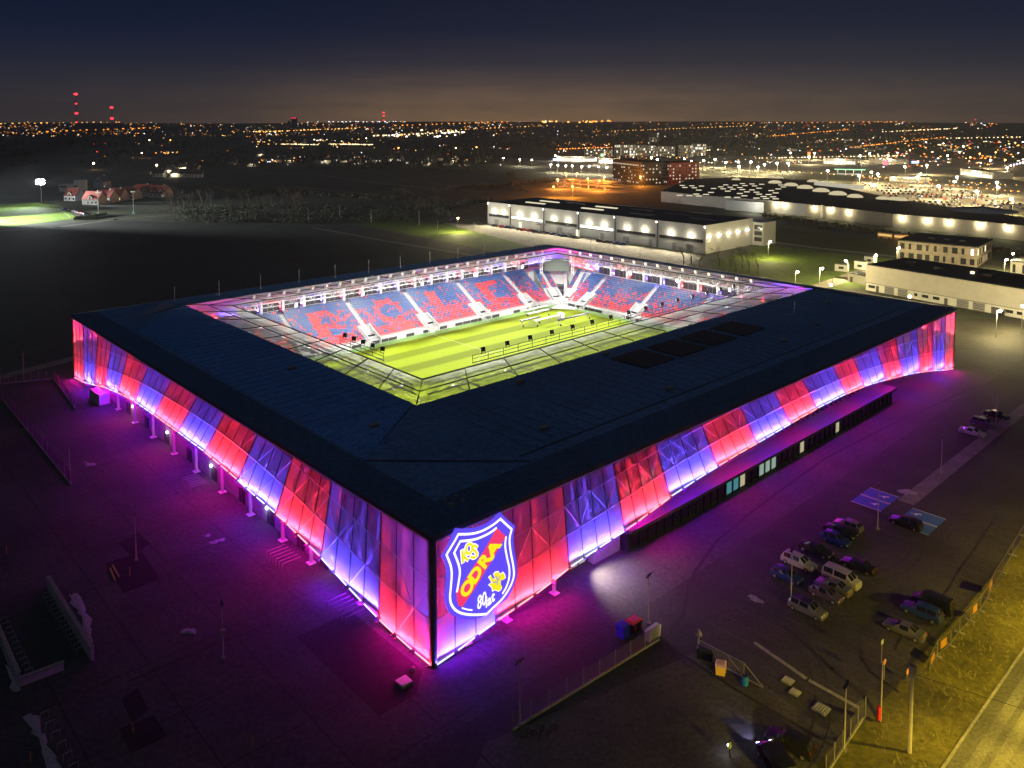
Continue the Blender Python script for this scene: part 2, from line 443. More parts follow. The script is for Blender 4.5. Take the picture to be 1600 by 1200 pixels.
sheet('car_park', PX((1320, 300), (1340, 276), (1600, 282), (1800, 300), (1800, 345), (1520, 330)), .02, yard_m)
sheet('car_park', PX((1040, 262), (1080, 245), (1400, 240), (1700, 262), (1700, 280), (1300, 272)), .02, yard_m)
sheet('road', PX((850, 296), (900, 285), (960, 288), (1000, 300), (880, 306)), .02, yard_m)
sheet('car_park', PX((860, 264), (958, 275), (958, 245), (1040, 244), (980, 240), (870, 245), (790, 248)), .024, yard_m)
# floodlit training pitch far left
tp = surface_mat('training_turf', (.13, .23, .015), (.19, .31, .025), .05, .4)
sheet('training_pitch', PX((-260, 325), (60, 317), (95, 322), (120, 341), (0, 356), (-300, 378)), .024, tp)
# long light bands left by mowing the training pitch are left out; touchline markings only
ribbon('pitch_markings', PX((-200, 328), (56, 320), (88, 324), (110, 339), (0, 352), (-260, 372)), .3, .03, white_paint)

# ------------------------------------------------------------------ the stadium (local x = along the right facade, y = along the left one)
L, WD, HT = 162.44, 141.67, 15.6
stad = thing('stadium', 'football stadium with a dark flat roof and red and blue lit facades', 'stadium', tuple(ORG), ANG)
panel_lo = panel_mat('facade_sheet_low', .14, .45, (.55, .53, .53)); panel_mid = panel_mat('facade_sheet_mid', .22, .5, (.55, .5, .5)); panel = panel_mat('facade_mesh', .34, .55, (.6, .48, .48))
PANEL = [panel_lo, panel_mid, panel]
face_steel = mat('face_steel', (.55, .5, .56), .5)
frame_m = mat('facade_mullion', (.10, .085, .09), .5, nscale=2)
led_red = glow_mat('red_led', (1, .30, .36), 2.6)
led_blue = glow_mat('blue_led', (.46, .52, 1), 2.6)
RED, BLUE = (1, .03, .055), (.10, .065, 1)
ARCH_L = [(0, 0.05), (5, .1), (10, .5), (15.7, 1.2), (25.3, 2.8), (36, 4.0), (44.5, 4.4), (51, 4.9), (64, 5.5), (77, 5.5), (88, 5.4), (100, 5.2), (109, 4.4), (118, 3.4), (126, 2), (134, .7), (141.7, .05)]
ARCH_R = [(0, .05), (4, .4), (8, 1.1), (17, 2.0), (22.6, 3.0), (28.6, 3.5), (36, 4.1), (44.7, 5.4), (53.6, 6.1), (63, 6.6), (73, 6.9), (82, 7.3), (91, 7.6), (102, 7.6), (113, 7.1), (122, 6.2), (129, 5.4), (136.4, 4.5), (146, 3.0), (156.4, 1.0), (162.44, .05)]
def interp(tab, p):
    for (a, za), (b, zb) in zip(tab, tab[1:]):
        if p <= b: return za + (zb - za) * max(0, p - a) / (b - a)
    return tab[-1][1]
SIDES = {'left': (WD, ARCH_L, lambda p, d, z: (d, p, z)), 'right': (L, ARCH_R, lambda p, d, z: (p, d, z)),
         'back': (L, ARCH_R, lambda p, d, z: (p, WD - d, z)), 'end': (WD, ARCH_L, lambda p, d, z: (L - d, p, z))}
def lean(side, p):
    n = SIDES[side][0]
    return .66 * math.sin(math.pi * p / n) ** 2
PTOP = HT - .75
def skin(side, p, z, off=0):
    n, arch, f = SIDES[side]
    return Vector(f(p, lean(side, p) * max(0, z - interp(arch, p)) + off, z))
# colour groups along each facade: (start, end, number of panels, colour)
BL = [0, 11, 25, 38, 51, 64, 76, 88, 99, 109.5, 118, 125.5, 134, WD]
CL = [3, 4, 4, 4, 4, 4, 4, 4, 3, 3, 3, 3, 3]
BR = [0, 9.5, 22.5, 34, 44.7, 57.5, 69.5, 81, 91, 103, 111.5, 122, 131, 141, 149, 156.4, L]
CR = [3, 4, 4, 4, 4, 4, 4, 3, 4, 3, 3, 3, 3, 3, 3, 2]
groups = {'left': [(BL[i], BL[i + 1], CL[i], i % 2) for i in range(13)],
          'right': [(BR[i], BR[i + 1], CR[i], 1 - i % 2) for i in range(16)]}
groups['back'] = [(L / 14 * i, L / 14 * (i + 1), 4, i % 2) for i in range(14)]
groups['end'] = [(WD / 12 * i, WD / 12 * (i + 1), 4, i % 2) for i in range(12)]
rest = MB(); restl = MB(); baffles = MB()
for side in ('left', 'right', 'back', 'end'):
    n, arch, f = SIDES[side]
    for (a, b, cnt, blue) in groups[side]:
        for k in range(cnt):
            p0, p1 = a + (b - a) * k / cnt, a + (b - a) * (k + 1) / cnt
            near = side in ('left', 'right')
            mb = MB() if near else rest
            zs0 = [interp(arch, p0) + (PTOP - interp(arch, p0)) * q for q in (0, .36, .68, 1)]
            zs1 = [interp(arch, p1) + (PTOP - interp(arch, p1)) * q for q in (0, .36, .68, 1)]
            for q in range(3):
                mb.quad(skin(side, p0, zs0[q]), skin(side, p1, zs1[q]), skin(side, p1, zs1[q + 1]), skin(side, p0, zs0[q + 1]), q)
            mb.bar(skin(side, p0, zs0[0], .02), skin(side, p0, zs0[3], .02), .10 if k else .13, 3)
            if near:
                mb.bar(skin(side, (p0 + p1) / 2, (zs0[0] + zs1[0]) / 2, .14), skin(side, (p0 + p1) / 2, (zs0[3] + zs1[3]) / 2, .14), .05, 4)
                if k % 2:                                       # thin diagonal ties on the face of the mesh
                    mb.bar(skin(side, p0, zs0[1], -.07), skin(side, p1, zs1[0] + .3, -.07), .034, 4, sides=3)
                    mb.bar(skin(side, p0, zs0[1], -.07), skin(side, p1, zs1[2], -.07), .034, 4, sides=3)
                else: mb.bar(skin(side, p1, zs1[1], -.07), skin(side, p0, zs0[2], -.07), .032, 4, sides=3)
                for q in (1, 2): mb.bar(skin(side, p0, zs0[q], -.04), skin(side, p1, zs1[q], -.04), .075 if q == 1 else .05, 4)
                mb.bar(skin(side, p0, zs0[0], -.02), skin(side, p1, zs1[0], -.02), .1, 3)
                mb.build('facade_panel', PANEL + [frame_m, face_steel], stad)
            if near and k == 0 and p0 > .5:                  # added opaque baffle that stops two LED colours mixing
                fz = [zs0[0] + (zs0[3] - zs0[0]) * q / 3 for q in range(4)]
                for q in range(3): mb_f = baffles; mb_f.quad(skin(side, p0, fz[q], .1), skin(side, p0, fz[q], 1.5), skin(side, p0, fz[q + 1], 1.3), skin(side, p0, fz[q + 1], .1), 0)
            lb = MB() if near else restl
            u0, u1 = p0 + (p1 - p0) * .1, p0 + (p1 - p0) * .9
            z0, z1 = interp(arch, u0) + .16, interp(arch, u1) + .16
            lb.bar(skin(side, u0, z0, -.16), skin(side, u1, z1, -.16), .085 if near else .08, 0)
            if near:
                for u, z in ((u0, z0), (u1, z1)): lb.bar(skin(side, u, z - .1, -.16), skin(side, u, z - .1, -.75), .045, 1)
                lb.build('led_bar', [led_blue if blue else led_red, steel_d], stad)
        pm = (a + b) / 2; ln = (b - a)
        zl = interp(arch, pm)
        za, zb = interp(arch, a), interp(arch, b)
        xa = skin(side, b, zb) - skin(side, a, za)
        up = skin(side, pm, zl + 5) - skin(side, pm, zl)
        inn = skin(side, pm, zl if near else max(zl, 9.0), .32)
        # LED lines at the foot of the mesh; added lamps wash ground and inner wall
        if near: lamp('AREA', ln * 250, BLUE if blue else RED, tuple(skin(side, pm, zl + .1, -.42)), stad, direction=up + (skin(side, pm, zl, 1) - skin(side, pm, zl)) * .6, size=ln * .97, size_y=.1, xaxis=xa, spread=R(100))
        lamp('AREA', ln * (420 if near else 950), BLUE if blue else RED, tuple(inn + Vector((0, 0, .1))), stad, direction=up, size=ln * .97, size_y=.12, xaxis=xa, spread=R(115 if near else 170))
        if near:
            dn = skin(side, pm, zl, -1.2) - skin(side, pm, zl); dn.z = -1.0
            lamp('AREA', ln * 92, (.26, 0, 1) if blue else (1, 0, .5), tuple(skin(side, pm, zl, -.35) + Vector((0, 0, max(0, 1.5 - zl)))), stad, direction=dn, size=ln * .96, size_y=.1, xaxis=xa)
            iw = skin(side, pm, zl, 2) - skin(side, pm, zl); iw.z = -.9
            lamp('AREA', ln * 50, (.42, 0, 1) if blue else (1, 0, .8), tuple(skin(side, pm, zl, .3) + Vector((0, 0, -.05))), stad, direction=iw, size=ln * .96, size_y=.1, xaxis=xa)
tag(rest.build('facade_panels', PANEL + [frame_m], stad), None, None, kind='stuff')
baffles.build('light_baffle', mat('baffle_sheet', (.3, .29, .3), .6), stad)  # added baffles, there only to keep the colours apart
tag(restl.build('led_bars', led_red, stad), None, None, kind='stuff')
# lattice trusses behind the mesh
for side in ('left', 'right'):
    n, arch, f = SIDES[side]
    p = 8.0
    while p < n - 3:
        mb = MB(); zb = interp(arch, p); d1 = lean(side, p) * (PTOP - zb) + 1.2; off_ = 1.7
        A = lambda z, o: Vector(f(p, lean(side, p) * max(0, z - zb) + o + 1.1, z))
        dd = max(1.6, 3.2 - d1 * .15)
        mb.bar(A(zb, .5), A(PTOP, .5), .24); mb.bar(A(zb + 1.2, .5 + dd), A(PTOP, .5 + dd), .22)
        zz = zb + 1; fl = 0
        while zz < PTOP - 2:
            mb.bar(A(zz, .5 + (dd if fl else 0)), A(zz + 2.4, .5 + (0 if fl else dd)), .13)
            mb.bar(A(zz, .5), A(zz, .5 + dd), .08); zz += 2.4; fl = 1 - fl
        # fan of braces in the plane of the mesh
        zm = zb + (PTOP - zb) * .36
        q = Vector(f(p - 3.2, lean(side, p) * (zm - zb) + 1.5, zm)); q2 = Vector(f(p + 3.2, lean(side, p) * (zm - zb) + 1.5, zm + .3))
        top = A(zb + (PTOP - zb) * .66, .7); lo = A(zb + .4, .7)
        for e in (top, lo): mb.bar(q, e, .13); mb.bar(q2, e, .13)
        mb.bar(q, q2, .09)
        mb.build('truss', steel_w, stad)
        p += 10.4
# round columns under the raised left edge; corner post
for p in (16.1, 29.1, 37.5, 48.2, 58.8, 69.7, 80.2, 91, 101.5, 112):
    mb = MB(); zt = interp(ARCH_L, p)
    mb.bar((.75, p, .1), (.75, p, zt + .2), .28, sides=10); mb.box(.2, 1.3, p - .55, p + .55, 0, .12)
    mb.build('column', steel_w, stad)
for p in (5.5, 12, 20.5):
    mb = MB(); mb.bar((p, .8, .1), (p, .8, interp(ARCH_R, p) + .2), .25, sides=10); mb.box(p - .5, p + .5, .2, 1.3, 0, .12)
    mb.build('column', steel_w, stad)
mb = MB(); mb.bar((.1, .1, 0), (.1, .1, HT - .6), .45, sides=8); mb.bar((.9, .2, 0), (.9, .2, HT - .6), .12); mb.bar((.2, .9, 0), (.2, .9, HT - .6), .12)
mb.build('corner_post', frame_m, stad)
for (x, y) in ((.1, WD - .1), (L - .1, .1), (L - .1, WD - .1)):
    mb = MB(); mb.bar((x, y, 0), (x, y, HT - .6), .3, sides=8); mb.build('corner_post', frame_m, stad)

# inner walls behind the open ground floor
mb = MB()
for q in range(22, 126, 2):
    mb.box(1.6, 2.0, q, q + 2, 0, min(interp(ARCH_L, q), interp(ARCH_L, q + 2)) + .4)
mb.box(12.5, 13, 8, WD - 8, 0, HT - .9)
mb.box(33, L - 30, 12.5, 13, 8.8, HT - .9); mb.box(12.5, 33, 9.5, 10, 0, HT - .9)
mb.box(8, 12.5, 8, 8.4, 0, HT - .9); mb.box(L - 30, L - 10, 9.5, 10, 0, HT - .9)
mb.build('inner_wall', wall_grey, stad)
door_m = mat('dark_door', (.05, .05, .06), .5, nscale=1)
for k, p in enumerate((27, 33.5, 43, 53, 64, 75, 86, 97, 108)):
    mb = MB(); mb.box(1.5, 1.6, p - 1.1, p + 1.1, 0, 2.3, 0); mb.box(1.46, 1.5, p - .05, p + .05, 0, 2.3, 1)
    mb.build('door', [door_m, steel_g], stad)
wl_m = glow_mat('wall_light', (.82, .9, 1), 9)
for p in (24.5, 44, 65, 85.5, 105):
    mb = MB(); mb.box(1.3, 1.6, p - .2, p + .2, 2.2, 2.55); mb.build('wall_lamp', wl_m, stad)
    lamp('POINT', 60, (.9, .93, 1), (1.1, p, 2.2), stad, size=.15)
# turnstile rails by the left wall
for p in (13.5, 30, 62):
    mb = MB()
    for k in range(6): mb.bar((-3.2, p + k * .9, 1), (-.4, p + k * .9, 1), .05); mb.bar((-3.2, p + k * .9, 0), (-3.2, p + k * .9, 1), .05)
    mb.build('turnstile_rail', steel_g, stad)

# office wing under the right facade
off_wall = mat('office_cladding', (.035, .033, .038), .5, nscale=1)
ledge_m = mat('ledge_sheet', (.085, .08, .085), .6, nscale=1.2, namt=.12)
mb = MB()
mb.box(35.5, 127, .6, 12.4, 0, 3.0, 0); mb.box(35.2, 127.3, -.35, 4.6, 3.0, 3.5, 1); mb.box(36, 127, 4.6, 12.4, 3.5, 8.6, 0)
mb.box(29.5, 35.2, 1.8, 12, 0, 5, 2)
mb.build('office_wing', [off_wall, ledge_m, wall_grey], stad)
lit1 = glow_mat('lit_pane_pale', (.62, .85, .72), .42); lit2 = glow_mat('lit_pane_teal', (.15, .6, .7), .35); lit3 = glow_mat('lit_pane_warm', (.9, .8, .5), .5)
rnd = random.Random(3)
for k in range(44):
    s = 37 + k * 2.03
    mb = MB()
    r = rnd.random(); g = 0 if r < .62 else (1 if r < .82 else (3 if r < .93 else 2))
    if s < 60 and r > .45: g = 1
    mb.box(s, s + 1.55, 4.48, 4.6, 3.9, 7.8, g); mb.box(s + 1.6, s + 1.86, 3.9, 4.6, 3.55, 8.6, 4)
    mb.build('upper_window', [glass_d, lit1, lit2, lit3, steel_d], stad)
for k in range(44):
    s = 36.3 + k * 2.05
    mb = MB(); g = 0
    if 70 < s < 76: g = 1
    if 60 < s < 64: g = 2
    if 64 < s < 66.5 or 84 < s < 86 or 98 < s < 101: g = 3
    mb.box(s, s + 1.6, .48, .6, .35, 2.75, g); mb.box(s + 1.66, s + 1.9, .3, .6, 0, 2.98, 4)
    mb.build('lower_window', [glass_d, lit1, lit2, lit3, steel_d], stad)
# lit lobby opening
for k in range(4):
    mb = MB(); s = 22.4 + k * 1.75
    mb.box(s, s + 1.5, 3.0, 3.1, .2, 2.9, 1 if k != 1 else 0); mb.box(s + 1.52, s + 1.72, 2.9, 3.1, 0, 3.2, 2)
    mb.build('lobby_door', [glass_d, lit3, steel_d], stad)
mb = MB(); mb.box(22, 29.5, 1.0, 3.2, 3.2, 3.5); mb.build('lobby_canopy', steel_g, stad)
mb = MB(); mb.box(25.5, 28.5, .8, 1.0, 3.22, 3.45); mb.build('canopy_light', wl_m, stad)
lamp('SPOT', 6500, (1, .84, .6), (28, .2, 3.1), stad, direction=(.35, -.8, -.75), size=.2, spot=R(125), blend=.6)

# ------------------------------------------------------------------ roof
roof_m = surface_mat('roof_membrane', (.05, .135, .27), (.062, .165, .32), .05, 1.2, rough=.5)
roof_b = surface_mat('blue_membrane', (.05, .175, .42), (.06, .2, .48), .06, 1.2, rough=.5)
roof_g = surface_mat('lit_facet_tone', (.15, .17, .21), (.21, .23, .27), .3, 2, rough=.6)
roof_shade = surface_mat('shaded_membrane', (.03, .07, .13), (.04, .085, .16), .1, 1.5, rough=.5)  # shade of the sloping edge band, put into the colour
solar_m = mat('black_solar', (.018, .016, .016), .5, nscale=3)
fascia_m = mat('fascia', (.05, .05, .06), .5)
GO = (22.7, 156.6, 34.0, 131.5); GI = (31.0, 147.5, 43.5, 122.3)       # outer and inner edge of the glass band
ZR, ZF = HT, HT + .75
F = (4.2, L - 4, 5.2, WD - 3.5)
mb = MB()
oc = [(0, 0), (L, 0), (L, WD), (0, WD)]; fc = [(F[0], F[2]), (F[1], F[2]), (F[1], F[3]), (F[0], F[3])]; gc = [(GO[0], GO[2]), (GO[1], GO[2]), (GO[1], GO[3]), (GO[0], GO[3])]
oc2 = [(-.35, -.35), (L + .35, -.35), (L + .35, WD + .35), (-.35, WD + .35)]
for i in range(4):
    j = (i + 1) % 4
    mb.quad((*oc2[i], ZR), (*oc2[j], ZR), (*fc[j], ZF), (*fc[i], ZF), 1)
    mb.quad((*fc[i], ZF), (*fc[j], ZF), (*gc[j], ZF - .3), (*gc[i], ZF - .3), 0)
    mb.quad((*oc2[i], ZR - .55), (*oc2[j], ZR - .55), (*oc2[j], ZR), (*oc2[i], ZR), 2)
    mb.quad((*gc[i], ZR - .5), (*gc[j], ZR - .5), (*oc2[j], ZR - .55), (*oc2[i], ZR - .55), 3)
    mb.quad((*gc[j], ZR - .5), (*gc[i], ZR - .5), (*gc[i], ZF - .3), (*gc[j], ZF - .3), 3)
tm_ = MB(); tm_.box(-.3, -.05, 0, WD, HT - .82, HT - .6); tm_.box(0, L, -.3, -.05, HT - .82, HT - .6); tm_.build('roof_edge_trim', steel_w, stad)
mb.build('roof_deck', [roof_m, roof_shade, fascia_m, steel_g], stad)
zd = lambda x, y: ZF - .3 * max(0, min(1, max((x - F[0]) / (GO[0] - F[0]) if x < GO[0] else 0, (y - F[2]) / (GO[2] - F[2]) if y < GO[2] else 0))) + .03
def patch(name, pts, m, dz=0.0):
    mb = MB(); mb.poly([(x, y, ZF + .02 + dz) for x, y in pts]); return mb.build(name, m, stad)
patch('blue_field', [(4.6, 21), (22.3, 34.3), (22.3, 131), (19.5, 128), (5.4, 112)], roof_b)
patch('corner_facet', [(8, 124), (21.5, 130.2), (20, 137), (4.5, 120.5)], roof_g, .012)  # flat patch; the lighter tone of a tilted facet is in its colour
patch('corner_facet', [(158.2, 30), (157.2, 36), (156, 30), (154.5, 14), (158, 12)], roof_g, .012)
mb = MB()
for s0 in (64.2, 75.2, 86.2, 97.6):
    mb = MB(); mb.box(s0 + .6, s0 + 9.6, 20.2, 28.6, ZF + .02, ZF + .12); mb.build('solar_field', solar_m, stad)
seam = MB()
def crease(a, b, w=.22):
    a, b = Vector((*a, ZF + .035)), Vector((*b, ZF + .035)); d = (b - a).normalized(); n = Vector((-d.y, d.x, 0)) * w
    seam.quad(a - n, b - n, b + n, a + n)
crease((4.3, 20.9), (20.6, 5.4), .2); pass
crease((20.6, 7.6), (150, 7.6), .16); pass
seam.build('roof_seams', steel_d, stad)
rib = MB()
for k in range(52):
    x = 24 + k * 2.55
    rib.box(x, x + .05, 8.2, 33.5, ZF + .01, ZF + .07)
for k in range(36):
    y = 36 + k * 2.6
    rib.box(5, 22.4, y, y + .05, ZF + .045, ZF + .09)
rib.build('standing_seams', mat('seam_metal', (.05, .14, .28), .5), stad)
rnd = random.Random(9)
for (x, y) in ((16.5, 64), (12, 30), (66, 31), (42, 30), (118, 14), (30, 12), (100, 12), (140, 22), (58, 10)):
    mb = MB(); w = rnd.uniform(.5, .9); mb.box(x - w, x + w, y - .35, y + .35, ZF, ZF + .45, 0); mb.box(x - w - .1, x + w + .1, y - .45, y + .45, ZF + .45, ZF + .55, 0)
    mb.build('roof_vent', kerb_m, stad)
for (x, y) in ((5.2, 3.2), (7.0, 4.4), (5.4, 4.6), (6.9, 3.0)):
    mb = MB(); mb.box(x - .3, x + .3, y - .12, y + .12, ZF - .3, ZF + .12); mb.build('roof_hatch', kerb_m, stad)
rods = [((22 + k * 11.5, WD - 6), 3.8, .05) for k in range(12)] + [((L - 3, 30 + k * 11), 3.5, .05) for k in range(9)] + [((40 + k * 17, 15 + (k % 2) * 8), 2.6, .035) for k in range(7)]
for (x, y), h_, r_ in rods:
    mast = MB(); mast.bar((x, y, ZF), (x, y, ZF + h_), r_, sides=5); mast.bar((x, y, ZF), (x, y, ZF + .12), .25, sides=6); mast.build('lightning_rod', steel_g, stad)
'''
for k in range(12): mast.bar((22 + k * 11.5, WD - 6, ZF), (22 + k * 11.5, WD - 6, ZF + 3.8), .05, sides=5)
for k in range(9): mast.bar((L - 3, 30 + k * 11, ZF), (L - 3, 30 + k * 11, ZF + 3.5), .05, sides=5)
for k in range(7): mast.bar((40 + k * 17, 15 + (k % 2) * 8, ZF), (40 + k * 17, 15 + (k % 2) * 8, ZF + 2.6), .035, sides=5)
'''

# glass band
glaz = panel_mat('roof_glazing', .52, .7, (.7, .74, .68))
ZG = ZF - .22
def glass_bay(a, b, c, d):
    mb = MB(); a, b, c, d = [Vector((*q, ZG)) for q in (a, b, c, d)]
    mb.quad(a, b, c, d, 0)
    m1, m2 = (a + d) / 2, (b + c) / 2
    up = Vector((0, 0, .07))
    mb.bar(m1 + up, m2 + up, .11, 1)
    mb.bar(a + up, d + up, .13, 1); mb.bar(d + up, c + up, .16, 1)
    for k in range(1, 5): mb.bar(a.lerp(b, k / 5), d.lerp(c, k / 5), .035, 2)
    mb.build('glass_bay', [glaz, steel_d, steel_g], stad)
def band(p0, p1, q0, q1, n):
    for k in range(n):
        f = lambda A, B, u: (A[0] + (B[0] - A[0]) * u, A[1] + (B[1] - A[1]) * u)
        glass_bay(f(p0, p1, k / n), f(p0, p1, (k + 1) / n), f(q0, q1, (k + 1) / n), f(q0, q1, k / n))
gi = [(GI[0], GI[2]), (GI[1], GI[2]), (GI[1], GI[3]), (GI[0], GI[3])]
band(gc[0], gc[1], gi[0], gi[1], 12); band(gc[1], gc[2], gi[1], gi[2], 9); band(gc[2], gc[3], gi[2], gi[3], 12); band(gc[3], gc[0], gi[3], gi[0], 9)
# lattice beams under the glass, one line per side, and the ring truss along the inner edge
for i in range(4):
    a, b = Vector((*gi[i], 0)), Vector((*gi[(i + 1) % 4], 0)); d = b - a; n = int(d.length / 3)
    out = Vector((*gc[i], 0)) - a
    nrm = Vector((d.y, -d.x, 0)).normalized()
    mb = MB()
    zt, zb = ZG - .35, ZG - 2.3
    q = nrm * .6; q2 = nrm * 2.2
    mb.bar(a + q + Vector((0, 0, zt)), b + q + Vector((0, 0, zt)), .12); mb.bar(a + q2 + Vector((0, 0, zt)), b + q2 + Vector((0, 0, zt)), .12); mb.bar(a + (q + q2) / 2 + Vector((0, 0, zb)), b + (q + q2) / 2 + Vector((0, 0, zb)), .14)
    for k in range(n):
        u0, u1 = a.lerp(b, k / n), a.lerp(b, (k + .5) / n); u2 = a.lerp(b, (k + 1) / n)
        Z = lambda v, z: v + Vector((0, 0, z))
        for s_ in (q, q2):
            mb.bar(Z(u0 + s_, zt), Z(u1 + (q + q2) / 2, zb), .06, sides=3); mb.bar(Z(u1 + (q + q2) / 2, zb), Z(u2 + s_, zt), .06, sides=3)
        mb.bar(Z(u0 + q, zt), Z(u0 + q2, zt), .06, sides=3)
    mb.build('ring_truss', mat('truss_steel', (.34, .34, .34), .5), stad)
    # cantilever beams from the ring truss to the wall
    nb = 9 if i % 2 == 0 else 7
    for k in range(nb):
        u = a.lerp(b, (k + .5) / nb); v = u + nrm * (GI[0] - 6)
        if i in (1, 2): v = u + nrm * 14
        mb = MB(); w = (v - u)
        mb.bar(Z(u, ZG - .5), Z(v, ZG - 1.1), .13); mb.bar(Z(u, ZG - 2.2), Z(v, ZG - 3.4), .13)
        for m in range(6):
            mb.bar(Z(u + w * m / 6, ZG - .5 - m * .1), Z(u + w * (m + .5) / 6, ZG - 2.2 - m * .2), .06, sides=3); mb.bar(Z(u + w * (m + .5) / 6, ZG - 2.2 - m * .2), Z(u + w * (m + 1) / 6, ZG - .6 - m * .1), .06, sides=3)
        mb.build('roof_beam', steel_w, stad)

for i in range(4):
    a, b = Vector((*gi[i], 0)), Vector((*gi[(i + 1) % 4], 0)); d = b - a; nrm = Vector((d.y, -d.x, 0)).normalized()
    lamp('AREA', d.length * 34, (1, .98, .94), tuple((a + b) / 2 + nrm * .5 + Vector((0, 0, ZG - 2.4))), stad, direction=nrm * .15 + Vector((0, 0, 1)), size=d.length * .96, size_y=.2, xaxis=d)  # added strips without fixtures, facing up to brighten the glass band
# floodlights on rails round the opening
lens_m = glow_mat('flood_lens', (1, .98, .94), 14)
def flood_mesh():
    mb = MB(); mb.box(-.38, .38, -.2, .2, -.42, .42, 0); mb.box(-.44, -.38, -.06, .06, -.8, .1, 0); mb.box(.38, .44, -.06, .06, -.8, .1, 0); mb.box(-.44, .44, -.06, .06, -.86, -.8, 0)
    for k in range(5): mb.box(-.34 + k * .15, -.30 + k * .15, -.32, -.2, -.38, .38, 0)
    return mb.mesh('floodlight', [black_m])
fm = flood_mesh()
mb = MB(); mb.box(-.34, .34, .2, .23, -.38, .38); lm = mb.mesh('lens', [lens_m])
fm_w = fm.copy(); fm_w.materials[0] = steel_w
lm_off = lm.copy(); lm_off.materials[0] = mat('unlit_lens', (.5, .5, .5), .2)
lm_warm = lm.copy(); lm_warm.materials[0] = glow_mat('warm_lens', (1, .85, .6), 2.2)
def flood(pos, target, power=0, lens=None, white=False):
    d = Vector(target) - Vector(pos)
    o = link('floodlight', fm_w if white else fm, stad, pos)
    o.rotation_euler = (math.atan2(d.z, math.hypot(d.x, d.y)) * .9, 0, math.atan2(d.y, d.x) - math.pi / 2)
    q = link('lens', lens or lm, o)
    if power:
        e = Vector(pos) + d.normalized() * .9
        lamp('SPOT', power, (1, .97, .9), tuple(e), stad, direction=d, size=.5, spot=R(100), blend=.7)
rail = MB()
ZL = ZF + .9
def railing(a, b, n):
    rail.bar((*a, ZF + .55), (*b, ZF + .55), .06); rail.bar((*a, ZF + 1.2), (*b, ZF + 1.2), .05); rail.bar((*a, ZG), (*b, ZG), .1)
    for k in range(n + 1):
        x, y = a[0] + (b[0] - a[0]) * k / n, a[1] + (b[1] - a[1]) * k / n
        rail.bar((x, y, ZG), (x, y, ZF + 1.2), .05)
railing((44, 45.2), (139, 45.2), 24); railing((32.6, 58), (32.6, 74), 4)
rail.build('floodlight_gantry', black_m, stad)
CEN = (87.5, 80.5, 0)
for k in range(15):
    s = 47 + k * 6.3; flood((s, 45.6, ZF + 1.75), (CEN[0] + (s - CEN[0]) * .7, 92, 0), 46000 if k % 2 == 0 else 0)
for k in range(5):
    t = 59 + k * 3.4; flood((33.0, t, ZF + 1.75), (80, 82, 0), 26000 if k % 2 == 0 else 0)
for k in range(26):
    s = 37 + k * 4.15; flood((s, GI[3] + .6, ZF + 1.0), (CEN[0] + (s - CEN[0]) * .6, 66, 0), 0, lm_off, True)
for k in range(5):
    s = 48 + k * 20.5; flood((s, GI[3] - .5, ZF - 2.6), (CEN[0] + (s - CEN[0]) * .6, 62, 0), 50000, white=True)
for k in range(16):
    t = 48 + k * 4.6; flood((GI[1] + .6, t, ZF + 1.0), (95, CEN[1] + (t - CEN[1]) * .6, 0), 0, lm_warm, True)
for k in range(4):
    t = 54 + k * 18; flood((GI[1] - .5, t, ZF - 2.4), (95, CEN[1] + (t - CEN[1]) * .6, 0), 42000, white=True)
# white spots with no fixture, hung before the far stands to brighten the seats
for s in (58, 80, 101, 122): lamp('SPOT', 24000, (1, .97, .93), (s, 113, ZF - 2.2), stad, direction=(0, .8, -.75), size=.6, spot=R(120), blend=.8)
for t in (66, 86, 106): lamp('SPOT', 24000, (1, .97, .93), (139, t, ZF - 2.2), stad, direction=(.8, 0, -.75), size=.6, spot=R(120), blend=.8)
lamp('SPOT', 24000, (1, .97, .93), (138, 113, ZF - 2), stad, direction=(.7, .6, -1), size=.6, spot=R(110), blend=.8)

# ------------------------------------------------------------------ football pitch and stands
pitch_m = bpy.data.materials.new('mown_turf'); pitch_m.use_nodes = True
nt = pitch_m.node_tree; b = nt.nodes['Principled BSDF']
t = nt.nodes.new('ShaderNodeTexCoord'); sx = nt.nodes.new('ShaderNodeSeparateXYZ'); nt.links.new(t.outputs['Object'], sx.inputs[0])
ml = nt.nodes.new('ShaderNodeMath'); ml.operation = 'MULTIPLY'; ml.inputs[1].default_value = 2 * math.pi / 10.6; nt.links.new(sx.outputs['Y'], ml.inputs[0])
sn = nt.nodes.new('ShaderNodeMath'); sn.operation = 'SINE'; nt.links.new(ml.outputs[0], sn.inputs[0])
nz = nt.nodes.new('ShaderNodeTexNoise'); nz.inputs['Scale'].default_value = .8; nz.inputs['Detail'].default_value = 6; nt.links.new(t.outputs['Object'], nz.inputs['Vector'])
ad = nt.nodes.new('ShaderNodeMath'); ad.operation = 'MULTIPLY_ADD'; ad.inputs[1].default_value = 3.0; nt.links.new(sn.outputs[0], ad.inputs[0])
mx = nt.nodes.new('ShaderNodeMath'); mx.operation = 'MULTIPLY_ADD'; mx.inputs[1].default_value = .5; mx.inputs[2].default_value = .25
cl = nt.nodes.new('ShaderNodeClamp'); cl.inputs[1].default_value = -1; cl.inputs[2].default_value = 1
nt.links.new(ad.outputs[0], cl.inputs[0]); nt.links.new(cl.outputs[0], mx.inputs[0])
a2 = nt.nodes.new('ShaderNodeMath'); a2.operation = 'MULTIPLY_ADD'; a2.inputs[1].default_value = .5; nt.links.new(nz.outputs[0], a2.inputs[0]); nt.links.new(mx.outputs[0], a2.inputs[2])
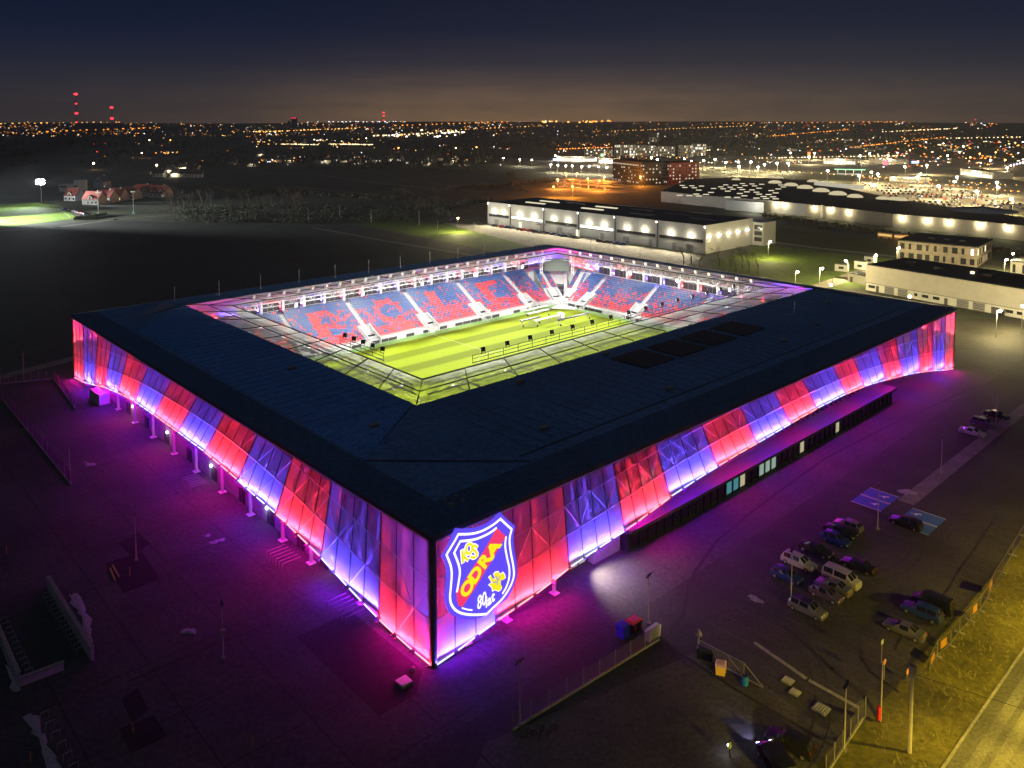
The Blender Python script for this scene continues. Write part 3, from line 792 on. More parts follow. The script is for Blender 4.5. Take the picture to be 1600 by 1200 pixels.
rr = nt.nodes.new('ShaderNodeValToRGB'); rr.color_ramp.elements[0].position = .1; rr.color_ramp.elements[0].color = (.145, .19, .003, 1); rr.color_ramp.elements[1].position = 1; rr.color_ramp.elements[1].color = (.25, .33, .008, 1)
nt.links.new(a2.outputs[0], rr.inputs[0]); nt.links.new(rr.outputs[0], b.inputs['Base Color']); b.inputs['Roughness'].default_value = .9; b.inputs['Specular IOR Level'].default_value = .1
surround = surface_mat('surround_turf', (.13, .24, .06), (.19, .31, .09), .3, 2)
mb = MB(); mb.quad((31, 42, .02), (144, 42, .02), (144, 118.6, .02), (31, 118.6, .02)); tag(mb.build('pitch_surround', surround), None, None, kind='structure')
bpy.data.objects['pitch_surround'].location = ORG; bpy.data.objects['pitch_surround'].rotation_euler = (0, 0, ANG)
mb = MB(); mb.quad((35, 46.5, .03), (140, 46.5, .03), (140, 114.5, .03), (35, 114.5, .03))
po = tag(mb.build('pitch', pitch_m), None, None, kind='structure'); po.location = ORG; po.rotation_euler = (0, 0, ANG)
mb = MB()
def ln(x0, y0, x1, y1): mb.quad((min(x0, x1) - .06, min(y0, y1) - .06, .04), (max(x0, x1) + .06, min(y0, y1) - .06, .04), (max(x0, x1) + .06, max(y0, y1) + .06, .04), (min(x0, x1) - .06, max(y0, y1) + .06, .04))
for q in ((35, 46.5, 140, 46.5), (35, 114.5, 140, 114.5), (35, 46.5, 35, 114.5), (140, 46.5, 140, 114.5), (87.5, 46.5, 87.5, 114.5)): ln(*q)
for x, sg in ((35, 1), (140, -1)):
    for dx, hw in ((16.5, 20.15), (5.5, 9.15)):
        ln(x + sg * dx, 80.5 - hw, x + sg * dx, 80.5 + hw); ln(x, 80.5 - hw, x + sg * dx, 80.5 - hw); ln(x, 80.5 + hw, x + sg * dx, 80.5 + hw)
for i in range(36):
    p, q = R(i * 10), R(i * 10 + 10); A = Vector((87.5 + 9.15 * math.cos(p), 80.5 + 9.15 * math.sin(p), .04)); B = Vector((87.5 + 9.15 * math.cos(q), 80.5 + 9.15 * math.sin(q), .04)); nn = (A - Vector((87.5, 80.5, .04))).normalized() * .06
    mb.quad(A - nn, B - nn, B + nn, A + nn)
mo = structure('pitch_markings', mb, mat('line_paint', (.55, .58, .4), .7)); mo.location = ORG; mo.rotation_euler = (0, 0, ANG)

seat_r = mat('red_seat', (.5, .018, .025), .4, nscale=.4, namt=.2); seat_b = mat('blue_seat', (.014, .06, .2), .4, nscale=.4, namt=.2)
GLYPH = {'O': ['01110', '11011', '10001', '10001', '10001', '11011', '01110'], 'P': ['11110', '11011', '11001', '11011', '11110', '11000', '11000'],
         'L': ['11000', '11000', '11000', '11000', '11000', '11111', '11111'], 'E': ['11111', '11000', '11000', '11110', '11000', '11000', '11111']}
rs = random.Random(11)
def seat_shape(mb, o, along, back, mi):
    # a pan and a backrest
    a, k = along * .215, back
    z = Vector((0, 0, 1))
    p = o + z * .42
    mb.quad(p - a - k * .02, p + a - k * .02, p + a + k * .36, p - a + k * .36, mi)
    q = p + k * .38
    mb.quad(q - a, q + a, q + a + k * .1 + z * .42, q - a + k * .1 + z * .42, mi)
    mb.quad(p - a - k * .02 - z * .1, p + a - k * .02 - z * .1, p + a - k * .02, p - a - k * .02, mi)
def stand(origin, along, back, length, rows, rise, aisles, letters=None, individual=0, seats_dense=.52, z0=1.25, tread=.78, skip=None):
    origin, along, back = Vector(origin), Vector(along), Vector(back)
    mb = MB()
    P = lambda u, d, z: origin + along * u + back * d + Vector((0, 0, z))
    mb.hexa([P(0, -1.2, 0), P(length, -1.2, 0), P(length, 0, 0), P(0, 0, 0), P(0, -1.2, z0), P(length, -1.2, z0), P(length, 0, z0), P(0, 0, z0)])
    for r in range(rows):
        mb.hexa([P(0, r * tread, 0), P(length, r * tread, 0), P(length, (r + 1) * tread, 0), P(0, (r + 1) * tread, 0), P(0, r * tread, z0 + r * rise), P(length, r * tread, z0 + r * rise), P(length, (r + 1) * tread, z0 + r * rise), P(0, (r + 1) * tread, z0 + r * rise)])
    D = rows * tread; zt = z0 + rows * rise
    mb.hexa([P(0, D, 0), P(length, D, 0), P(length, D + 3.5, 0), P(0, D + 3.5, 0), P(0, D, zt - .4), P(length, D, zt - .4), P(length, D + 3.5, zt - .4), P(0, D + 3.5, zt - .4)])
    for a in aisles:                                     # stairs of the aisles: half steps and rails
        for r in range(rows): mb.hexa([P(a - .55, r * tread - .35, z0 + (r - 1) * rise), P(a + .55, r * tread - .35, z0 + (r - 1) * rise), P(a + .55, r * tread, z0 + (r - 1) * rise), P(a - .55, r * tread, z0 + (r - 1) * rise), P(a - .55, r * tread - .35, z0 + (r - .5) * rise), P(a + .55, r * tread - .35, z0 + (r - .5) * rise), P(a + .55, r * tread, z0 + (r - .5) * rise), P(a - .55, r * tread, z0 + (r - .5) * rise)])
    st = mb.build('stand', concrete, stad)
    sb = MB(); done = 0
    n = int(length / seats_dense)
    for r in range(rows):
        fr = r / (rows - 1)
        for k in range(n):
            u = (k + .5) * seats_dense
            if any(abs(u - a) < .75 for a in aisles): continue
            if r < 6 and any(abs(u - a) < 2.4 for a in aisles): continue      # stair openings
            if skip and skip(u, r): continue
            pr = .9 - 1.05 * fr ** .8 if fr < .55 else .30 - .36 * (fr - .55) / .45
            red = rs.random() < max(pr, .03)
            if letters:
                for (lu, ch) in letters:
                    cx = (u - lu) / 9.0 * 5; ry = (fr - .22) / .62 * 7
                    if 0 <= cx < 5 and 0 <= ry < 7 and GLYPH[ch][6 - int(ry)][int(cx)] == '1': red = rs.random() < .86
                    elif -1 <= cx < 6 and 0 <= ry < 7 and red: red = rs.random() < .45
            tgt = sb
            if done < individual and r == 0: tgt = MB(); done += 1
            seat_shape(tgt, P(u, r * tread + .25, z0 + r * rise), along, back, 0 if red else 1)
            if tgt is not sb: tgt.build('seat', [seat_r, seat_b], st)
    tag(sb.build('seats', [seat_r, seat_b], st), None, None, kind='stuff')
    # white stair towers at the foot of the aisles
    vm_ = mat('stair_wall', (.5, .5, .5), .7, nscale=1, namt=.1)
    for a in aisles:
        if a < 1 or a > length - 1: continue
        v = MB()
        for sd in (-1, 1):
            v.hexa([P(a + sd * 1.7 - .12, -1.6, 0), P(a + sd * 1.7 + .12, -1.6, 0), P(a + sd * 1.7 + .12, 4.4, 0), P(a + sd * 1.7 - .12, 4.4, 0), P(a + sd * 1.7 - .12, -1.6, 1.7), P(a + sd * 1.7 + .12, -1.6, 1.7), P(a + sd * 1.7 + .12, 4.4, 4.5), P(a + sd * 1.7 - .12, 4.4, 4.5)], 0)
        v.hexa([P(a - 1.55, 1.2, 0), P(a + 1.55, 1.2, 0), P(a + 1.55, 1.4, 0), P(a - 1.55, 1.4, 0), P(a - 1.55, 1.2, 2.2), P(a + 1.55, 1.2, 2.2), P(a + 1.55, 1.4, 2.2), P(a - 1.55, 1.4, 2.2)], 1)
        for q in range(5): v.bar(P(a - 3 + q * .35, -2.5 - .2 * q, 0), P(a - 3 + q * .35, -2.5 - .2 * q, 1.3), .05, 2); 
        v.bar(P(a - 3.2, -2.2, 1.3), P(a - 1.4, -3.4, .3), .08, 2); v.bar(P(a - 2.6, -1.6, 1.5), P(a - .8, -2.8, .5), .08, 2)
        v.build('stair_opening', [vm_, black_m, steel_w], st)
    # front parapet with advertising boards
    u = 1.0
    while u < length - 4:
        if rs.random() < .62: bd = MB(); bd.hexa([P(u, -1.3, .15), P(u + 2.8, -1.3, .15), P(u + 2.8, -1.22, .15), P(u, -1.22, .15), P(u, -1.3, 1.0), P(u + 2.8, -1.3, 1.0), P(u + 2.8, -1.22, 1.0), P(u, -1.22, 1.0)]); bd.build('perimeter_board', steel_d, st)
        u += 3
    hr = MB(); hr.bar(P(0, D + .1, zt + .6), P(length, D + .1, zt + .6), .05); hr.bar(P(0, -1.1, z0 + .9), P(length, -1.1, z0 + .9), .04)
    hr.build('handrail', steel_w, st)
    return st
AI = [49, 69.5, 90, 110.5, 131]
stand((34, 118.6, 0), (1, 0, 0), (0, 1, 0), 107, 18, .47, [a - 34 for a in AI], letters=[(38.8 - 34, 'O'), (55.2 - 34, 'P'), (76 - 34, 'O'), (96 - 34, 'L'), (116.5 - 34, 'E')], individual=100)
stand((144, 46, 0), (0, 1, 0), (1, 0, 0), 69, 16, .48, [20, 40.5, 61.5])
stand((141, 43, 0), (-1, 0, 0), (0, -1, 0), 106, 18, .47, [10, 30, 50, 70, 90])
stand((31, 115, 0), (0, -1, 0), (-1, 0, 0), 70, 16, .48, [8, 28, 48, 62])
# corner wedges: seats left and right of the gate
cs = 1 / math.sqrt(2)
stand((141, 119.6, 0), (.945, -.327, 0), (.327, .945, 0), 5.6, 17, .47, [2.6])
stand((144.2, 117.2, 0), (.327, -.945, 0), (.945, .327, 0), 4.6, 17, .47, [2.4])
mb = MB(); mb.prism([(140.8, 130), (152.5, 134), (150, 136.5), (140.8, 136.5)], 0, 9.2); mb.prism([(154.5, 131), (157.5, 115), (160, 115), (158, 133)], 0, 8.9)
mb.build('corner_wall', concrete, stad)
gk = Vector((150.0, 125.2, 0)); gx = Vector((cs, -cs, 0)); gy = Vector((cs, cs, 0))
def GK(u, d, z): return gk + gx * u + gy * d + Vector((0, 0, z))
mb = MB()
for sd in (-1, 1):
    mb.hexa([GK(sd * 3.1 - .55, -3, 0), GK(sd * 3.1 + .55, -3, 0), GK(sd * 3.1 + .55, 6, 0), GK(sd * 3.1 - .55, 6, 0), GK(sd * 3.1 - .55, -3, 4.2), GK(sd * 3.1 + .55, -3, 4.2), GK(sd * 3.1 + .55, 6, 9.3), GK(sd * 3.1 - .55, 6, 9.3)])
mb.hexa([GK(-2.6, 0, 4.6), GK(2.6, 0, 4.6), GK(2.6, 6, 4.6), GK(-2.6, 6, 4.6), GK(-2.6, 0, 5.2), GK(2.6, 0, 5.2), GK(2.6, 6, 8.8), GK(-2.6, 6, 8.8)])
mb.build('gate_portal', concrete, stad)
mb = MB()
mb.hexa([GK(-2.5, 2.2, 0), GK(2.5, 2.2, 0), GK(2.5, 2.4, 0), GK(-2.5, 2.4, 0), GK(-2.5, 2.2, 4.5), GK(2.5, 2.2, 4.5), GK(2.5, 2.4, 4.5), GK(-2.5, 2.4, 4.5)], 0)
mb.bar(GK(0, 2.1, 0), GK(0, 2.1, 4.5), .09, 1); mb.bar(GK(-2.5, 2.1, 3.6), GK(2.5, 2.1, 3.6), .07, 1); mb.bar(GK(-2.5, 2.1, 2), GK(2.5, 2.1, 2), .05, 1)
mb.build('gate', [mat('gate_dark', (.05, .035, .06), .5), steel_w], stad)
sb = MB()
for r in range(7):
    for k in range(9):
        o = GK(-2.2 + k * .55, .9 + r * .75, 5.35 + r * .5)
        seat_shape(sb, o - Vector((0, 0, .3)), gx, gy, 0 if rs.random() < .3 - r * .03 else 1)
tag(sb.build('gate_seats', [seat_r, seat_b], stad), None, None, kind='stuff')
mb = MB(); mb.prism([(136, 114.5), (144, 117.5), (147.5, 121), (149.5, 119), (146.5, 115), (144, 109), (140.2, 108)], .03, .06); mb.build('corner_apron', mat('pale_concrete', (.6, .6, .58), .8, nscale=.6, namt=.1), stad)
# scoreboard
mb = MB(); c = Vector((147.0, 122.2, 0))
def SB(u, d, z): return c + gx * u + gy * d + Vector((0, 0, z))
mb.hexa([SB(-4.4, 0, 9.9), SB(4.4, 0, 9.9), SB(4.4, .6, 9.9), SB(-4.4, .6, 9.9), SB(-4.4, 0, 14.3), SB(4.4, 0, 14.3), SB(4.4, .6, 14.3), SB(-4.4, .6, 14.3)], 0)
for sd in (-1, 1):
    for dd in (0, .8):
        mb.bar(SB(sd * 5.0, dd, 8.8), SB(sd * 5.0, dd, 15.2), .1, 1); mb.bar(SB(sd * 5.8, dd, 8.8), SB(sd * 5.8, dd, 15.2), .1, 1)
    for k in range(5): mb.bar(SB(sd * 5.0, 0, 9 + k * 1.2), SB(sd * 5.8, 0, 10.2 + k * 1.2), .06, 1); mb.bar(SB(sd * 5.8, 0, 9 + k * 1.2), SB(sd * 5.0, 0, 10.2 + k * 1.2), .06, 1)
sc = mb.build('scoreboard', [black_m, steel_w], stad)
mb = MB(); mb.quad(SB(-4.2, -.03, 10.1), SB(4.2, -.03, 10.1), SB(4.2, -.03, 14.1), SB(-4.2, -.03, 14.1)); mb.build('screen', mat('switched_off_screen', (.075, .085, .075), .5, spec=.1), sc)
# concourse at the back of the far stands: columns, dark openings, glass
for k in range(17):
    s = 38 + k * 6.4
    mb = MB(); mb.box(s - .35, s + .35, 134.2, 135.0, 8.8, 13.4, 0); mb.build('concourse_column', steel_w, stad)
    mb = MB(); mb.box(s + .6, s + 5.8, 135.6, 135.9, 9.2, 11.9, 0); 
    for q in range(1, 3): mb.box(s + .6 + q * 1.7, s + .68 + q * 1.7, 135.52, 135.6, 9.2, 11.9, 1)
    mb.build('concourse_window', [mat('concourse_dark', (.03, .026, .034), .35), steel_g], stad)
for k in range(10):
    t = 44 + k * 7
    mb = MB(); mb.box(157.6, 158.3, t - .35, t + .35, 8.6, 13.4); mb.build('concourse_column', steel_w, stad)
    mb = MB(); mb.box(159, 159.3, t + .6, t + 6.4, 9, 11.7, 0)
    for q in range(1, 3): mb.box(158.92, 159, t + .6 + q * 1.9, t + .68 + q * 1.9, 9, 11.7, 1)
    mb.build('concourse_window', [MATS['concourse_dark'], steel_g], stad)
mb = MB(); mb.bar((36, 134.2, 12.3), (141, 134.2, 12.3), .16); mb.bar((157.6, 44, 12.1), (157.6, 116, 12.1), .16); mb.build('concourse_beam', steel_w, stad)
# lattice steel between concourse and roof on the two far sides
mb = MB()
for k in range(36):
    s = 34 + k * 3; mb.bar((s, 133.4, 13.2), (s + 1.5, 133.4, 15.2), .07, sides=3); mb.bar((s + 1.5, 133.4, 15.2), (s + 3, 133.4, 13.2), .07, sides=3)
for k in range(24):
    t = 44 + k * 3; mb.bar((156.8, t, 13.2), (156.8, t + 1.5, 15.2), .07, sides=3); mb.bar((156.8, t + 1.5, 15.2), (156.8, t + 3, 13.2), .07, sides=3)
mb.bar((34, 133.4, 13.2), (142, 133.4, 13.2), .1); mb.bar((156.8, 44, 13.2), (156.8, 116, 13.2), .1)
mb.build('roof_lattice', mat('lattice_steel', (.16, .16, .17), .5), stad)

# ------------------------------------------------------------------ club crest on the right facade
def em(name, c, s=1.0): return mat(name, (.05, .05, .05), .6, emit=c, estr=s)
c_blue, c_white, c_red, c_yel = em('crest_blue', (.125, .075, .95)), em('crest_white', (1, .93, .95), 1.3), em('crest_red', (.95, .045, .16)), em('crest_yellow', (1, .86, .01))
TC = -.75
def CR_(x, y): return on_right_wall(690 + x / 7.058, 800 + y / 7.058, TC)
def smooth(pts, n=5, closed=True):
    out = []; k = len(pts)
    for i in range(k if closed else k - 1):
        p0, p1, p2, p3 = (pts[(i - 1) % k] if closed or i > 0 else pts[0]), pts[i], pts[(i + 1) % k], (pts[(i + 2) % k] if closed or i < k - 2 else pts[-1])
        for q in range(n):
            t_ = q / n
            out.append(tuple(.5 * (2 * p1[d] + (p2[d] - p0[d]) * t_ + (2 * p0[d] - 5 * p1[d] + 4 * p2[d] - p3[d]) * t_ ** 2 + (3 * p1[d] - p0[d] - 3 * p2[d] + p3[d]) * t_ ** 3) for d in (0, 1)))
    if not closed: out.append(pts[-1])
    return out
def curve_chain(segs, n=6):
    """list of open pieces joined with sharp corners between them"""
    out = []
    for s_ in segs:
        q = smooth(s_, n, False); out += q if not out else q[1:]
    return out
crest = MB()
OUT = curve_chain([[(650, 8), (740, 95), (818, 160)], [(818, 160), (795, 240), (800, 400), (832, 600), (825, 730), (770, 880), (690, 985), (560, 1075), (500, 1120), (430, 1165)], [(430, 1165), (330, 1180), (210, 1170), (110, 1130), (58, 1050), (42, 940), (55, 800), (60, 680), (45, 580), (0, 490)], [(0, 490), (55, 410), (105, 300), (158, 185)], [(158, 185), (290, 190), (420, 165), (540, 110), (650, 8)]])[:-1]
def plate(pts, y0, y1, m, name, par):
    mb = MB(); P = [CR_(*p) for p in pts]; k = len(P)
    n = len(mb.v); mb.v += [(s_, y0, z) for s_, z in P] + [(s_, y1, z) for s_, z in P]
    ar = sum(P[i][0] * P[(i + 1) % k][1] - P[(i + 1) % k][0] * P[i][1] for i in range(k))
    idx_ = list(range(k)) if ar > 0 else list(range(k))[::-1]
    mb.f.append(tuple(idx_)); mb.m.append(0); mb.f.append(tuple(k + i for i in idx_[::-1])); mb.m.append(0)
    for q in range(k):
        i, j = idx_[q], idx_[(q + 1) % k]; mb.f.append((i, k + i, k + j, j)); mb.m.append(0)
    return mb.build(name, m, par)
cre = plate(OUT, TC, TC + .22, c_blue, 'crest', stad)
def stroke(pts, w, m, name, closed=False, y=TC - .05):
    mb = MB(); P = [Vector((CR_(*p)[0], y, CR_(*p)[1])) for p in pts]
    if closed: P.append(P[0])
    for a, b in zip(P, P[1:]):
        d = (b - a)
        if d.length < 1e-5: continue
        d.normalize(); n = Vector((-d.z, 0, d.x)) * w / 2; e = d * w * .35
        A, B = a - e, b + e; dy = Vector((0, .04, 0))
        mb.quad(A - n, B - n, B + n, A + n); mb.quad(A - n, A - n + dy, B - n + dy, B - n); mb.quad(A + n, B + n, B + n + dy, A + n + dy)
    return mb.build(name, m, cre)
stroke(curve_chain([[(648, 75), (710, 135), (772, 190)], [(772, 190), (748, 300), (760, 440), (790, 600), (792, 720), (740, 850), (660, 965), (560, 1060), (495, 1125)], [(495, 1125), (380, 1132), (260, 1125), (165, 1090), (108, 1020), (92, 940), (100, 830), (110, 690), (98, 590), (52, 470)], [(52, 470), (100, 390), (145, 315), (183, 245)], [(183, 245), (320, 240), (440, 210), (560, 145), (648, 75)]]), .26, c_white, 'outer_line')
stroke(curve_chain([[(600, 178), (520, 235), (400, 290), (300, 312), (205, 322)], [(205, 322), (170, 385), (137, 450)], [(137, 450), (180, 560), (200, 660), (185, 780), (168, 875)]]), .26, c_white, 'inner_line')
stroke(smooth([(708, 275), (700, 380), (720, 500), (745, 620), (742, 730), (710, 830), (672, 895)], 5, False), .24, c_white, 'inner_line')
stroke(smooth([(225, 1057), (280, 1074), (335, 1080)], 4, False), .16, c_white, 'inner_line')
plate([(608, 172), (706, 265), (620, 420), (480, 655), (350, 870), (222, 1052), (185, 1025), (168, 970), (163, 890), (200, 840), (330, 640), (470, 420), (560, 262)], TC - .03, TC - .005, c_red, 'sash', cre)
def text_mesh(body, size, offset, shear=0):
    cu = bpy.data.curves.new('t', 'FONT'); cu.body = body; cu.size = size; cu.offset = offset; cu.shear = shear; cu.extrude = .03; cu.resolution_u = 4
    cu.align_x = 'CENTER'; cu.align_y = 'CENTER'
    o = bpy.data.objects.new('t', cu); COL.objects.link(o)
    bpy.context.view_layer.update()
    me = bpy.data.meshes.new_from_object(o.evaluated_get(bpy.context.evaluated_depsgraph_get()))
    bpy.data.objects.remove(o); bpy.data.curves.remove(cu)
    return me
def letters(body, cx, cyy, size, offset, rot, m, name, sx=1, sz=1, y=TC - .09, shear=0):
    s_, z = CR_(cx, cyy); me = text_mesh(body, size, offset, shear); me.materials.clear(); me.materials.append(m)
    o = link(name, me, cre)
    o.matrix_local = Matrix.Translation((s_, y, z)) @ Matrix.Rotation(math.pi / 2, 4, 'X') @ Matrix.Rotation(rot, 4, 'Z') @ Matrix.Diagonal((sx, sz, 1, 1))
    return o
c_dark = em('crest_outline', (.55, .03, .06), .8)
a0, a1 = CR_(280, 850), CR_(580, 365)
rot = math.atan2(a1[1] - a0[1], a1[0] - a0[0])
for ch, x, y, sx in (('O', 282, 838, 1.0), ('D', 372, 690, 1.05), ('R', 470, 540, 1.05), ('A', 570, 408, 1.2)):
    letters(ch, x, y, 2.35, .10, rot, c_yel, 'letter', sx, 1.0)
stroke([(520, 520), (545, 500), (556, 450)], .3, c_yel, 'letter_tail', y=TC - .1)
for nm, w, m, yy in (('monogram_edge', .5, c_white, TC - .05), ('monogram', .3, c_yel, TC - .08)):
    stroke([(222, 425), (232, 550)], w, m, nm, y=yy); stroke([(268, 418), (238, 490), (285, 525)], w, m, nm, y=yy)
    stroke(smooth([(305, 350), (330, 370), (325, 430), (295, 455), (265, 430), (275, 375)], 4), w, m, nm, True, y=yy - .004)
    stroke(smooth([(385, 385), (355, 370), (335, 400), (375, 440), (385, 475), (355, 500), (318, 490)], 4, False), w, m, nm, y=yy - .008)
EAG = [(520, 720), (545, 700), (560, 740), (590, 735), (570, 690), (590, 665), (625, 660), (640, 690), (670, 665), (690, 690), (698, 730), (670, 750), (650, 745), (645, 790), (660, 820), (650, 850), (625, 870), (590, 855), (560, 868), (555, 830), (520, 800), (545, 780), (560, 800), (545, 760)]
cxx, cyy_ = 605, 765
plate([(cxx + (x - cxx) * 1.09, cyy_ + (y - cyy_) * 1.09) for x, y in EAG], TC - .04, TC - .005, c_white, 'emblem_edge', cre)
plate(EAG, TC - .08, TC - .045, c_yel, 'emblem', cre)
for q in ([(590, 700), (612, 745), (606, 800)], [(560, 770), (600, 770)], [(640, 700), (622, 750)]): stroke(q, .09, c_blue, 'emblem_line', y=TC - .1)
letters('80', 430, 985, 2.2, .0, R(8), c_white, 'anniversary_number', .66, 1.05, shear=.3)
letters('lat', 520, 972, 1.8, .02, R(14), c_white, 'anniversary_word', .86, 1.0, shear=.3)

# ------------------------------------------------------------------ things near the stadium
def at(px, py): return tuple(G(px, py))
# cars
CARS = {}
PAINT = {}
def paint(n, c, met=.3): 
    if n not in PAINT:
        PAINT[n] = mat('car_paint_' + n, c, .28, met, spec=.6)
    return PAINT[n]
KINDS = {
 'hatch': (.58, [(2.05, .76, .50, .54, .70), (1.92, .86, .66, .71, .8), (1.0, .89, .86, .93, .78), (.3, .89, .93, 1.40, .62), (-.7, .89, .95, 1.47, .63), (-1.55, .88, .97, 1.40, .60), (-1.98, .86, .95, 1.0, .74), (-2.08, .80, .6, .64, .7)]),
 'sedan': (.58, [(2.3, .76, .48, .52, .7), (2.15, .87, .64, .69, .8), (1.05, .90, .84, .90, .8), (.35, .90, .90, 1.33, .62), (-.75, .90, .92, 1.40, .62), (-1.5, .89, .95, 1.02, .72), (-2.2, .87, .92, .97, .76), (-2.35, .8, .6, .64, .7)]),
 'estate': (.58, [(2.3, .76, .52, .56, .7), (2.15, .88, .70, .76, .8), (1.15, .91, .92, .99, .8), (.45, .91, .99, 1.52, .66), (-.8, .91, 1.0, 1.60, .66), (-1.95, .90, 1.02, 1.52, .64), (-2.25, .88, 1.0, 1.06, .78), (-2.35, .82, .6, .66, .7)]),
 'van': (.6, [(2.4, .80, .62, .66, .72), (2.25, .92, .90, .97, .8), (1.7, .95, 1.05, 1.14, .8), (1.05, .95, 1.12, 1.84, .76), (-.8, .95, 1.12, 1.93, .78), (-2.2, .94, 1.12, 1.88, .77), (-2.42, .93, 1.05, 1.2, .82), (-2.46, .9, .5, .56, .8)])}
def car_meshes(kind):
    if kind in CARS: return CARS[kind]
    _, st = KINDS[kind]
    body, gl = MB(), MB()
    rings = []
    for (x, w, zs, zr, wr) in st:
        rings.append([Vector(q) for q in ((x, -w * .93, .2), (x, -w, .48), (x, -w * .985, zs), (x, -wr, zr), (x, 0, zr + .03), (x, wr, zr), (x, w * .985, zs), (x, w, .48), (x, w * .93, .2))])
    cab = [r[3].z - r[2].z > .2 for r in rings]
    for i in range(len(rings) - 1):
        a, b = rings[i], rings[i + 1]
        for j in range(8):
            side = j in (2, 5); topq = j in (3, 4)
            isg = (side and cab[i] and cab[i + 1]) or (topq and cab[i] != cab[i + 1])
            t = gl if isg else body
            if isg:                                      # glass sits in a painted frame
                q = [a[j], b[j], b[j + 1], a[j + 1]]; c = sum(q, Vector()) / 4
                o = [c + (v - c) * .9 for v in q]
                gl.quad(*o, 0)
                for e in range(4): body.quad(q[e], q[(e + 1) % 4], o[(e + 1) % 4], o[e], 0)
            else: t.quad(a[j], b[j], b[j + 1], a[j + 1], 0)
        body.quad(a[0], a[8], b[8], b[0], 0)
    for r, rev in ((rings[0], False), (rings[-1], True)): body.poly(r if not rev else r[::-1], 0)
    xw = (st[0][0] - .78, st[-1][0] + .78); w = st[2][1]
    for sd in (-1, 1):                                   # mirrors
        body.box(st[3][0] + .42, st[3][0] + .58, sd * (w + .08) - .08, sd * (w + .08) + .08, st[3][2] - .02, st[3][2] + .14)
    CARS[kind] = (body, gl, xw, w, st)
    return CARS[kind]
head_off = mat('headlight_glass', (.55, .56, .58), .15, .2); tail_m = mat('tail_light', (.3, .01, .01), .3); rim_m = mat('alloy_rim', (.4, .4, .42), .35, .8)
glass_car = mat('car_glass', (.01, .011, .014), .06, spec=.8)
wheel_mb = MB(); wheel_mb.bar((0, -.1, 0), (0, .1, 0), .315, sides=14); wheel_me = wheel_mb.mesh('wheel', [rubber])
rimb = MB(); rimb.bar((0, -.108, 0), (0, .108, 0), .19, sides=10); rim_me = rimb.mesh('rim', [rim_m])
def car(px, py, kind, colour, label, face=1, rz=0.0, group='cars parked beside the stadium', top=None, lights=None):
    body, gl, xw, w, st = car_meshes(kind)
    root = thing('parked_car', label, 'car', at(px, py), ANG - math.pi / 2 * face + rz, group)
    b = body.build('body', [paint(*colour)], root); 
    gl.build('window_glass', [glass_car], root)
    if top:
        r = MB(); s3, s4, s5 = st[3], st[4], st[5]
        for a, c in ((s3, s4), (s4, s5)): r.quad((a[0], -a[4] * .94, a[3] + .035), (c[0], -c[4] * .94, c[3] + .035), (c[0], c[4] * .94, c[3] + .035), (a[0], a[4] * .94, a[3] + .035))
        r.build('roof_panel', [top], root)
    for x in xw:
        for sd in (-1, 1):
            o = link('wheel', wheel_me, root, (x, sd * (w - .07), .315)); link('rim', rim_me, o)
    for sd in (-1, 1):
        h = MB(); z = st[1][2]; h.box(st[1][0] - .02, st[0][0] - .02, sd * .66 - .17, sd * .66 + .17, z - .16, z - .02); h.build('headlight', [lights or head_off], root)
        t = MB(); z = st[-2][2]; t.box(st[-1][0] + .02, st[-2][0] + .0, sd * .68 - .13, sd * .68 + .13, z - .22, z - .04); t.build('tail_light', [tail_m], root)
    return root
SILVER, WHITE, BLACK, DBLUE, VIOLET, GREY = ('silver', (.18, .18, .195), .5), ('white', (.27, .27, .28), .0), ('black', (.012, .012, .014), .1), ('blue', (.02, .04, .16), .3), ('violet', (.10, .07, .13), .4), ('grey', (.12, .12, .13), .4)
car(1262, 957, 'estate', SILVER, 'silver estate car with dark roof, nearest the stadium corner in the car cluster', top=black_m)
car(1325, 826, 'hatch', SILVER, 'silver hatchback at the far upper end of the parked car cluster', -1)
car(1313, 836, 'sedan', BLACK, 'black saloon tucked against the silver hatchback at the upper end')
car(1306, 848, 'hatch', DBLUE, 'dark blue hatchback third from the upper end of the cluster')
car(1275, 864, 'sedan', BLACK, 'black saloon just above the white estate by the lamp post')
car(1248, 884, 'estate', WHITE, 'white estate car half hidden behind the slim lamp post')
car(1229, 905, 'hatch', DBLUE, 'dark blue hatchback at the left edge of the car cluster')
car(1341, 889, 'sedan', BLACK, 'black saloon alone on the right edge of the car cluster', -1)
car(1315, 911, 'van', WHITE, 'white boxy van in the middle row of the car cluster')
car(1302, 922, 'sedan', SILVER, 'silver saloon between the white van and a violet car', -1)
car(1291, 934, 'hatch', VIOLET, 'dark violet hatchback beside the silver saloon')
car(1415, 822, 'estate', BLACK, 'black estate car standing alone below the blue bays', -1)
car(1519, 679, 'sedan', WHITE, 'white saloon at the pale slab path, nearest of the far trio')
car(1537, 665, 'estate', VIOLET, 'violet estate car in the middle of the far trio by the slab path')
car(1557, 652, 'sedan', BLACK, 'black saloon farthest along the slab path, last of the far trio')
car(1413, 990, 'sedan', GREY, 'dark grey saloon nearest the barrier fence by the yellow verge', -1)
car(1440, 962, 'estate', DBLUE, 'blue estate car parked nose to the verge kerb', -1)
car(1457, 950, 'van', BLACK, 'black van parked nose to the verge kerb beside the blue estate', -1)
headlit = glow_mat('headlight_on', (.6, .65, 1), 25)
sv = car(1234, 1168, 'estate', BLACK, 'black estate car on the gate driveway beside the hi-vis jacket', -1, rz=.12)
pc = car(1213, 1200, 'van', BLACK, 'dark van at the picture edge with its blue white headlight on', 1, rz=2.6, lights=headlit)
